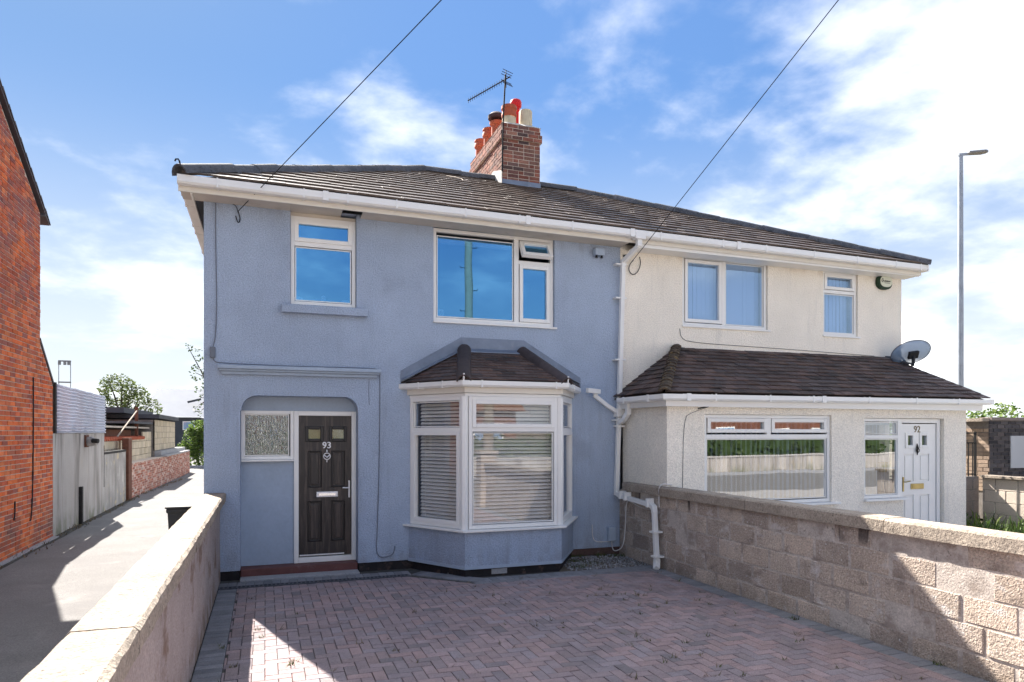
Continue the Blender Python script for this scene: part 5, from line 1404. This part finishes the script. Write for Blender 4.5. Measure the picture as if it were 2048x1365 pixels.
# ------------------------------------------------------------------ walls along the alley
RW = thing('cement_wall', (GX - .1, 16.8, 0), 'tall grey cement-rendered alley wall streaked with stains', 'wall')
bx('wall_face', 'cement', RW, GX - .25, GX, 14.605, 18.85, -.05, 1.90)
bx('seam', 'stain_black', RW, GX, GX + .006, 18.80, 18.83, .6, 1.6)
mb = MB().box(GX + .002, GX + .06, 16.44, 16.56, 0, .78); mb.build('pipe', 'stain_black', RW)
CS = thing('corrugated_screen', (GX - .1, 16.8, 1.9), 'corrugated clear plastic screen standing on the cement alley wall', 'screen')
mb = MB(); ny, nz = 24, 84; vs = []; fs = []
for i in range(ny + 1):
    y = 14.76 + 4.12 * i / ny; top = 2.82 - .03 * i / ny
    for j in range(nz + 1):
        z = 1.90 + (top - 1.90) * j / nz; vs.append((GX + .01 + .016 * math.sin(j * 2 * math.pi / 6) + .012 * math.sin(i * .9), y, z + .004 * math.sin(i * 1.7)))
for i in range(ny):
    for j in range(nz): k = i * (nz + 1) + j; fs.append((k, k + nz + 1, k + nz + 2, k + 1))
sh = mb.add(vs, fs).build('sheet', 'corrugated_plastic', CS, smooth=60); so = sh.modifiers.new('thickness', 'SOLIDIFY'); so.thickness = .003
bx('post', 'stain_black', CS, GX - .06, GX + .03, 14.64, 14.73, 1.9, 2.84)
for y in (15.7, 16.7, 17.7): bx('post', 'timber_grey', CS, GX - .30, GX - .20, y, y + .10, 1.9, 2.7)
bx('rail', 'timber_grey', CS, GX - .06, GX - .02, 14.74, 18.88, 1.9, 1.93)
VL = thing('wall_light', (GX + .1, 17.06, 1.62), 'weathered bulkhead light sticking out of the cement alley wall', 'wall light')
bx('backplate', 'rust', VL, GX + .001, GX + .03, 16.9, 17.2, 1.60, 1.86)
mb = MB().tube([(GX + .03, 17.05, 1.72), (GX + .10, 17.05, 1.72), (GX + .22, 17.0, 1.70)], [.10, .11, .06], 12); mb.build('hood', 'cement', VL, smooth=40)
MB().tube([(GX + .14, 16.96, 1.74), (GX + .26, 16.92, 1.73)], .05, 10).build('lens', 'stain_black', VL, smooth=40)
RW2 = thing('patchy_wall', (GX - .1, 20.2, 0), 'lower patchy rendered wall after the tall cement wall in the alley', 'wall')
bx('wall_face', 'cement_patchy', RW2, GX - .22, GX - .01, 18.86, 21.62, -.05, 1.38)
bx('cap', 'stain_black', RW2, GX - .24, GX + .0, 18.86, 21.62, 1.381, 1.44)
PT = tag(bx('rusty_post', 'rust', None, GX - .12, GX + .05, 21.7, 22.2, -.05, 1.76, bevel=.01), 'rust brown post between the rendered wall and the low brick wall', 'post')
SH1 = thing('block_shed', (-6, 24, 0), 'cream block shed with flat felt roof and clay tile edging behind the alley wall', 'shed')
its = []
def block_face(y0, y1, z0, z1, x, seed, bl=.44, bh=.215):
    rb = random.Random(seed); c = 0; z = z0
    while z < z1 - .05:
        y = y0 - (0 if c % 2 else bl / 2)
        while y < y1:
            ya, ybb = max(y, y0), min(y + bl, y1)
            if ybb - ya > .05:
                hh = min(bh, z1 - z); vs, fs = solid_piece([(0, 0), (ybb - ya, 0), (ybb - ya, hh), (0, hh)], -.05, .006, .006)
                its.append((basis(Vector((x + rb.uniform(-.004, .004), ya, z)), Vector((0, 1, 0)), Vector((0, 0, 1)), Vector((1, 0, 0))), None, vs, fs))
            y += bl + .012
        z += bh + .012; c += 1


bx('wall', 'mortar_dark', SH1, GX - .60, GX - .302, 18.9, 27.9, 0, 1.72)
block_face(18.9, 22.3, 1.0, 1.72, GX - .30, 1); block_face(22.3, 27.9, .95, 1.72, GX - .26, 2)
bx('wall', 'mortar_dark', SH1, GX - 2.6, GX - .262, 27.0, 27.9, 0, 1.95); block_face(26.2, 27.9, 1.72, 1.98, GX - .26, 3)
bx('wall', 'mortar_dark', SH1, GX - 3.0, GX - .152, 27.95, 33.9, 0, 2.38); block_face(27.95, 33.9, 1.25, 2.40, GX - .15, 5)
bx('ledge', 'concrete', SH1, GX - .3, GX + .06, 28.0, 36.0, 1.08, 1.22)
pieces('block', 'block_cream', SH1, its)
for i in range(34):
    y = 19.0 + i * .215
    if y < 26.2: MB().tube([(GX - .38, y, 1.76), (GX - .2, y, 1.73)], .055, 6).build('clay_tile', 'pot_terracotta', SH1)
bx('roof', 'felt_roof', SH1, GX - 4.0, GX - .2, 24.0, 28.2, 2.20, 2.27); bx('fascia', 'timber_grey', SH1, GX - 4.0, GX - .3, 19.5, 27.8, 2.05, 2.10)
bx('fascia', 'rust', SH1, GX - 3.8, GX - .6, 20.0, 26.0, 1.72, 2.0)
bx('roof', 'felt_roof', SH1, GX - 4.2, GX + .0, 27.9, 34.0, 2.43, 2.58)
bx('roof', 'felt_roof', SH1, GX - 5.0, GX - .9, 26.5, 33.0, 2.59, 2.78)
bx('post', 'rust', SH1, GX - .36, GX - .27, 25.2, 25.3, 1.75, 2.75)
MB().bar((GX - .25, 21.8, 1.80), (GX - .28, 25.1, 2.62), .03, .03).build('brace', 'coping', SH1)
LBW = thing('brick_wall', (GX, 29, 0), 'low worn red brick wall at the far end of the alley', 'wall')
def bxp(name, mat, par_, poly, z0, z1): return MB().prism(poly, lambda u, v, w: (u, v, w), z0, z1).build(name, mat, par_)
bxp('wall_face', 'mortar', LBW, [(GX - .25, 22.3), (GX - .01, 22.3), (GX + .23, 33.0), (GX + .23, 36.2), (GX - .25, 36.2)], -.05, 1.02)
its = []
a_, b_ = Vector((GX - .006, 22.32, 0)), Vector((GX + .234, 33.0, 0)); du_ = (b_ - a_).normalized(); nu_ = Vector((du_.y, -du_.x, 0))
its = brick_items(a_, du_, Vector((0, 0, 1)), nu_, rect(0, (b_ - a_).length, 0, 1.0), .215, .064, .011, .006, .15, 33)
its += brick_items((GX + .236, 33.0, 0), (0, 1, 0), (0, 0, 1), (1, 0, 0), rect(0, 3.2, 0, 1.0), .215, .064, .011, .006, .15, 34)
mb = MB()
for mw, k_, vs, fs in its: mb.add([mw @ Vector(v) for v in vs], fs)
M('brick_worn', [(.36, .12, .08), (.44, .2, .14), (.28, .11, .085), (.48, .30, .24), (.52, .40, .34)], .9, (4, .25), (40, .25), rnd=.2)
tag(mb.build('brick_courses', 'brick_worn', LBW), kind='stuff')
bx('cap', 'concrete', LBW, GX - .27, GX + .25, 28.0, 36.2, 1.021, 1.07)

# ------------------------------------------------------------------ far end of the alley
def tree(name, label, base, top, r, limbs, blobs, count, size, seed, mat, cat='tree', group=None):
    tr_ = thing(name, base, label, cat, group)
    trunk_mb(base, top, r, limbs, seed).build('trunk', 'bark', tr_, smooth=60)
    leaves('crown', mat, tr_, blobs, count, size, seed)
    return tr_


tree('broadleaf_tree', 'airy green tree showing above the shed roofs at the end of the alley', (-8.1, 46, 0), (-8.0, 46, 4.6), .16, [(-9.2, 46, 4.4), (-7.0, 46.2, 4.2), (-6.4, 45.8, 3.6), (-8.6, 45.6, 5.0), (-7.4, 46, 5.0)],
     [(-8.2, 46, 4.3, 1.1, .9, 1.15), (-9.0, 46, 3.3, .7, .8, .9), (-7.2, 46.1, 3.7, .8, .8, 1.1), (-6.5, 46, 3.2, .7, .7, .8), (-8.0, 45.8, 2.6, 1.3, .8, .8), (-7.0, 45.8, 2.2, 1.2, .7, .6)], 6500, .08, 41, 'leaf_olive')
tree('autumn_shrub', 'yellow-orange shrub just over the shed roof', (-8.6, 40, 0), (-8.6, 40, 2.4), .06, [(-8.9, 40, 2.5), (-8.2, 40, 2.6)], [(-8.4, 40, 2.3, .5, .4, .55), (-7.7, 40, 2.2, .4, .4, .35)], 380, .08, 42, 'leaf_autumn', 'shrub')
tree('ivy_bush', 'dense bright green bush closing the end of the alley', (-3.5, 42, 0), (-3.5, 42, 2.2), .08, [(-4.0, 42, 2.0), (-2.9, 42, 2.0)],
     [(-4.15, 41.6, .6, .6, .5, .85), (-3.2, 41.6, .7, .65, .5, .9), (-3.7, 41.7, 1.5, .65, .5, .75), (-3.1, 41.6, 1.7, .6, .5, .8), (-2.6, 41.8, 1.0, .7, .6, 1.2), (-3.5, 41.7, 2.2, .5, .5, .45)], 9000, .07, 43, 'leaf_bright', 'bush')
MB_ = bx('kerb', 'concrete', None, -4.6, -1.0, 40.9, 41.05, -.05, .10); MB_['kind'] = 'structure'
tree('overhanging_tree', 'dark leafy branches poking out from behind the grey house', (-1.2, 30, 0), (-1.6, 30, 5.6), .12, [(-2.9, 30, 5.35), (-2.6, 30, 4.3), (-2.5, 30, 3.0), (-2.4, 30, 2.8)],
     [(-2.65, 30, 5.25, .40, .2, .12), (-2.55, 30, 4.30, .30, .25, .4), (-2.45, 30, 3.55, .22, .25, .3), (-2.45, 30, 2.85, .25, .2, .35), (-1.9, 30, 4.0, .5, .5, 1.4), (-2.98, 30, 5.42, .2, .12, .08), (-2.5, 30, 4.9, .2, .2, .2)], 1500, .055, 44, 'leaf_mid')
FB = thing('pale_roofed_house', (-6.2, 62, 0), 'far house with a glaring pale roof and dark wall at the end of the alley', 'house')
mb = MB(); mb.prism([(-9.6, 3.15), (-1.2, 3.15), (-2.6, 5.5), (-8.3, 5.5)], lambda u, v, w: (u, 60 + w + (v - 3.15) * 1.2, v), 0, .2); mb.build('roof', 'far_roof', FB)
bx('wall', 'far_dark', FB, -9.2, -4.9, 60.4, 66, 0, 3.12); 
wn = bx('window', 'upvc', FB, -6.2, -5.3, 60.33, 60.398, 2.1, 2.8); bx('pane', 'pane_white_house', wn, -6.13, -5.37, 60.31, 60.329, 2.17, 2.73)
MB().bar((-5.9, 60.9, 4.35), (-4.9, 60.9, 4.62), .1, .16).build('roof_window', 'far_dark', FB)
MB().bar((-4.9, 60.9, 4.75), (-4.2, 60.9, 4.7), .04, .04).build('aerial', 'far_dark', FB)
MS = thing('floodlight_mast', (-14.2, 60, 0), 'distant thin twin-legged floodlight mast above the corrugated screen', 'mast')
for x in (-14.62, -13.85): MB().bar((x, 60, 0), (x, 60, 7.3), .05, .05).build('leg', 'galvanised', MS)
for z in (5.7, 7.3): MB().bar((-14.65, 60, z), (-13.82, 60, z), .10, .10).build('crossbar', 'lamp_head', MS)
for x in (-14.55, -14.2, -13.95): bx('lamp', 'lamp_head', MS, x - .09, x + .09, 59.85, 59.97, 7.0, 7.24)

# ------------------------------------------------------------------ right hand side
ST = thing('street_lamp', (19.12, 14.3, 0), 'tall grey steel street lamp behind the white extension roof', 'street lamp')
MB().tube([(19.12, 14.3, 0), (19.12, 14.3, 5), (19.12, 14.3, 10.0)], [.085, .078, .066], 12).build('pole', 'galvanised', ST, smooth=40)
MB().bar((19.04, 14.3, 10.02), (19.35, 14.22, 10.06), .07, .06).build('arm', 'galvanised', ST)
mb = MB(); mb.prism([(0, -.10), (.5, -.13), (.62, -.06), (.62, .06), (.5, .13), (0, .10)], lambda u, v, w: tuple(Vector((19.3, 14.23, 10.04)) + Vector((.96, -.26, .10)) * u + Vector((.26, .96, 0)) * v + Vector((0, 0, w))), 0, .07)
mb.build('lantern', 'lamp_head', ST, bevel=.015)

DW = thing('dark_brick_wall', (16.5, 10.7, 0), 'dark grey brick wall with a pale panel behind the low block wall', 'wall')
DX, DY = 15.0, 10.55
bx('wall_face', 'mortar_dark', DW, DX + .01, 20, DY + .01, DY + 2.2, 0, 2.18)
it = brick_items((DX, DY, .02), (1, 0, 0), (0, 0, 1), (0, -1, 0), rect(0, 2.6, .6, 2.14), .225, .075, .012, .008, .1, 51)
pieces('brick', 'brick_dark_shaded', DW, it)
it = brick_items((DX, DY + 1.2, .02), (0, -1, 0), (0, 0, 1), (-1, 0, 0), rect(0, 1.2, .6, 2.0), .225, .075, .012, .008, .1, 52)
pieces('brick', 'brick_tan_sunlit', DW, it)
bx('coping', 'block_plain', DW, DX + .02, 20, DY - .03, DY + .25, 2.182, 2.25)
bx('coping', 'coping', DW, DX - .2, DX + .02, DY + .02, DY + .6, 2.16, 2.23)
bx('coping', 'coping', DW, DX - .2, DX - .001, DY + .62, DY + 1.3, 1.98, 2.05)
bx('panel', 'panel_grey', DW, DX + .64, DX + 1.6, DY - .03, DY - .001, 1.12, 1.84)
SW = thing('side_block_wall', (14.25, 8, 0), 'low pale block wall crossed by railing shadows', 'wall')
bx('wall_core', 'block_mortar', SW, 14.21, 14.35, 4.0, 10.14, -.05, .97)
its = []
for c in range(4):
    y = 4.0 - (0 if c % 2 else .22)
    while y < 10.14:
        ya, ybb = max(y, 4.0), min(y + .44, 10.14)
        if ybb - ya > .05:
            vs, fs = solid_piece([(0, 0), (ybb - ya - .012, 0), (ybb - ya - .012, .23), (0, .23)], -.05, .006, .006)
            its.append((basis(Vector((14.209, ybb, -.01 + c * .243)), Vector((0, -1, 0)), Vector((0, 0, 1)), Vector((-1, 0, 0))), None, vs, fs))
        y += .452
M('block_pale', [(.60, .52, .44), (.66, .57, .48), (.56, .48, .41)], .95, (3, .1), (40, .12), rnd=.08, bumps=[('noise', 40, .006, .6)])
pieces('block', 'block_pale', SW, its)
bx('coping_stone', 'coping', SW, 14.13, 14.42, 4.0, 10.14, .972, 1.02)
CW = thing('corner_block_wall', (12.8, 10.3, 0), 'low brown block wall carrying the iron railing beside the white house', 'wall')
bx('wall_core', 'mortar_dark', CW, 11.3, 14.19, 10.21, 10.32, -.05, .99)
its = []
for c in range(4):
    x = 11.3 - (0 if c % 2 else .22)
    while x < 14.19:
        xa, xb = max(x, 11.3), min(x + .44, 14.19)
        if xb - xa > .05:
            vs, fs = solid_piece([(0, 0), (xb - xa - .012, 0), (xb - xa - .012, .228), (0, .228)], -.05, .006, .006)
            its.append((basis(Vector((xa, 10.209, -.01 + c * .243)), Vector((1, 0, 0)), Vector((0, 0, 1)), Vector((0, -1, 0))), None, vs, fs))
        x += .452
pieces('block', 'block_plain', CW, its)
RL = thing('iron_railing', (13, 10.26, .99), 'black wrought iron railing with scrolls on the low block wall', 'railing')
for z in (1.04, 1.34, 1.70, 1.90): MB().bar((11.4, 10.26, z), (14.16, 10.26, z), .03, .02).build('rail', 'black_iron', RL) if z != 1.34 else None
for i in range(22):
    x = 11.45 + i * .125; MB().bar((x, 10.26, .99), (x, 10.26, 1.90 if i % 5 == 4 else 1.70), .016, .016).build('baluster', 'black_iron', RL)
for x in (13.62, 12.9):
    for k in range(3):
        z = 1.15 + k * .2
        MB().tube([(x + .045 * math.cos(a * .55) * (1 - a * .05), 10.255, z + .07 * math.sin(a * .55) * (1 - a * .04)) for a in range(14)], .008, 5).build('scroll', 'black_iron', RL, smooth=60)
bx('gate_post', 'black_iron', RL, 14.13, 14.17, 10.24, 10.28, .99, 1.93)
IG = thing('hedge_bush', (14.5, 13, 0), 'green bush rising behind the dark grey brick wall', 'bush')
trunk_mb((15.2, 13.6, 0), (15.2, 13.6, 1.9), .06, [(14.8, 13.6, 2.0), (15.6, 13.6, 2.0)], 3).build('trunk', 'bark', IG)
leaves('foliage', 'leaf_bright', IG, [(15.3, 13.6, 2.1, .8, .5, .45), (16.1, 13.8, 2.3, .6, .5, .3), (14.6, 13.6, 1.8, .6, .5, .5), (18.2, 12.6, 2.35, 1.2, .3, .2), (18.5, 12.6, 2.55, .5, .2, .2)], 3200, .05, 61)
gm = MB(); rnd = random.Random(66)
for _ in range(900):
    x = rnd.uniform(11.4, 14.15); y = rnd.uniform(7.2, 10.1)
    a = rnd.uniform(0, 6.28); L = rnd.uniform(.12, .5) * (.5 + .5 * (x > 12)); d = Vector((math.cos(a) * .7, math.sin(a) * .7, rnd.uniform(.3, 1.1))) * L; s = Vector((-math.sin(a), math.cos(a), 0)) * .012
    p = Vector((x, y, -.05)); mdl = p + d * .55 + Vector((0, 0, L * .25)); gm.add([p - s, p + s, mdl + s * .7, mdl - s * .7, p + d], [(0, 1, 2, 3), (3, 2, 4)])
tag(gm.build('grass', 'leaf_bright'), kind='stuff')
fw = thing('flowering_weed', (12.6, 9.7, 0), 'tall yellow-flowered weed in the corner by the white house', 'plant')
mb = MB()
for (x, y, h) in ((12.5, 9.7, .62), (12.7, 9.75, .66), (12.35, 9.6, .42), (12.85, 9.8, .5)): mb.tube([(12.6, 9.7, -.06), (x, y, h)], .006, 4)
mb.build('stem', 'weed', fw)
leaves('blossom', 'leaf_autumn', fw, [(12.5, 9.7, .63, .09, .05, .03), (12.72, 9.75, .67, .09, .05, .03), (12.35, 9.6, .44, .07, .05, .03)], 60, .016, 71)
leaves('foliage', 'leaf_mid', fw, [(12.1, 9.5, .3, .35, .3, .25), (12.6, 9.6, .22, .4, .3, .25)], 260, .035, 72)

# ------------------------------------------------------------------ street behind the photographer (seen mirrored in the panes)
TP = thing('telegraph_pole', (5.5, .15, 0), 'grey wooden telegraph pole with step irons, mirrored in the wide upstairs window', 'telegraph pole')
MB().tube([(5.62, .08, -.05), (5.62, .08, 5), (5.62, .08, 9.3)], [.15, .13, .11], 14).build('pole', 'pole_wood', TP, smooth=40)
for k in range(9):
    z = 3.0 + k * .62; s = 1 if k % 2 else -1
    MB().tube([(5.62 + s * .1, .08, z), (5.62 + s * .26, .08, z), (5.62 + s * .27, .08, z + .05)], .012, 5).build('step_iron', 'black_iron', TP)
MB().bar((5.2, .08, 8.7), (6.04, .08, 8.7), .09, .09).build('crossarm', 'pole_wood', TP)


def wire(label, p, q, sag, r=.006, loop=None):
    p, q = Vector(p), Vector(q); pts = [p.lerp(q, i / 20) - Vector((0, 0, sag * 4 * (i / 20) * (1 - i / 20))) for i in range(21)]
    o = MB().tube(pts, r, 5).build('telephone_wire', 'wire_black', None, smooth=60); return tag(o, label, 'wire', 'overhead telephone wires')


wire('overhead wire rising from the grey house wall left of its small window', (-.33, F - .02, 4.80), (5.50, .10, 8.72), .0, .0052)
wire('overhead wire rising from the white house beside the downpipe', (5.50, F - .02, 4.64), (5.72, .12, 8.74), .0, .0052)
cable('drop_cable', 'cable_black', H1, [(-.33, F - .02, 4.80), (-.30, F - .02, 4.70), (-.33, F - .012, 4.64), (-.36, F - .012, 4.74)], .007)
cable('drop_cable', 'cable_black', H1, [(-.42, F - .01, 4.90), (-.35, F - .02, 4.87), (-.33, F - .02, 4.78)], .005)
cable('drop_cable', 'cable_black', H2, [(5.62, F - .05, 4.72), (5.66, F - .03, 4.62), (5.60, F - .03, 4.47), (5.50, F - .03, 4.42), (5.43, F - .03, 4.50), (5.46, F - .03, 4.60), (5.52, F - .03, 4.66)], .007)
MB().tube([(5.36, F - .002, 4.72), (5.40, F - .06, 4.72)], .02, 6).build('hook', 'black_iron', H2)

HG = thing('clipped_hedge', (3, -11.6, 0), 'long clipped green hedge across the street, mirrored in the ground-floor panes', 'hedge')
M('hedge_dark_green', (.035, .06, .018), 1, (2, .3))  # core takes a plain dark leaf green
bx('hedge_core', 'hedge_dark_green', HG, -14, 46, -12.1, -11.5, 0, 1.55)
leaves('foliage', 'leaf_mid', HG, [(-14 + i * 1.2, -11.8, .9, .8, .55, .95) for i in range(51)], 24000, .12, 81)
OH = thing('brick_bungalow', (8, -20, 0), 'low red brick house with tiled roof across the street, mirrored in the bay window', 'house')
bx('wall', 'brick_dull', OH, 3.0, 13.0, -26, -18, 0, 3.1)
mb = MB(); mb.prism([(-26.4, 3.1), (-17.6, 3.1), (-22, 5.6)], lambda u, v, w: (w, u, v), 2.6, 13.4); mb.build('roof', 'roof_red', OH)
for x in (3.4, 6.6, 10.6):
    wn = bx('window', 'upvc', OH, x, x + 1.7, -17.99, -17.9, 1.1, 2.4); bx('pane', 'pane_white_house', wn, x + .08, x + 1.62, -17.89, -17.87, 1.18, 2.32)
bx('door', 'upvc', OH, 4.9, 5.8, -17.99, -17.92, .05, 2.1)
OH2 = thing('hipped_house', (-9, -22, 0), 'pale rendered house with red roof across the street, mirrored in the bay window', 'house')
bx('wall', 'white_render', OH2, -17, -5.5, -27, -19, 0, 4.8)
mb = MB(); mb.add([(-17.4, -27.4, 4.8), (-5.1, -27.4, 4.8), (-5.1, -18.6, 4.8), (-17.4, -18.6, 4.8), (-14, -23, 7.4), (-8.5, -23, 7.4)], [(0, 3, 2, 1), (3, 2, 5, 4), (2, 1, 5), (1, 0, 4, 5), (0, 3, 4)]); mb.build('roof', 'roof_red', OH2)
for x in (-15.5, -11.5, -7.6):
    for z in (.9, 3.2): wn = bx('window', 'upvc', OH2, x, x + 1.4, -18.99, -18.9, z, z + 1.2); bx('pane', 'pane_white_house', wn, x + .07, x + 1.33, -18.89, -18.87, z + .07, z + 1.13)

OH3 = thing('brick_semi', (28, -21, 0), 'tall red brick house across the street, mirrored in the big extension window', 'house')
bx('wall', 'brick_dull', OH3, 21, 36, -27, -19, 0, 5.0)
mb = MB(); mb.prism([(-27.4, 5.0), (-18.6, 5.0), (-23, 7.6)], lambda u, v, w: (w, u, v), 20.6, 36.4); mb.build('roof', 'roof_red', OH3)
for x in (22.0, 26.4, 30.6, 34.0):
    for z in (1.0, 3.4): wn = bx('window', 'upvc', OH3, x, x + 1.5, -18.99, -18.9, z, z + 1.2); bx('pane', 'pane_white_house', wn, x + .07, x + 1.43, -18.89, -18.87, z + .07, z + 1.13)

LWO = thing('street_wall', (3, -11.3, 0), 'low pale garden wall in front of the clipped hedge, mirrored in the extension window', 'wall')
bx('wall_face', 'cement', LWO, -14, 46, -11.30, -11.16, 0, .72); bx('coping_stone', 'paving_flag', LWO, -14, 46, -11.34, -11.12, .722, .80)
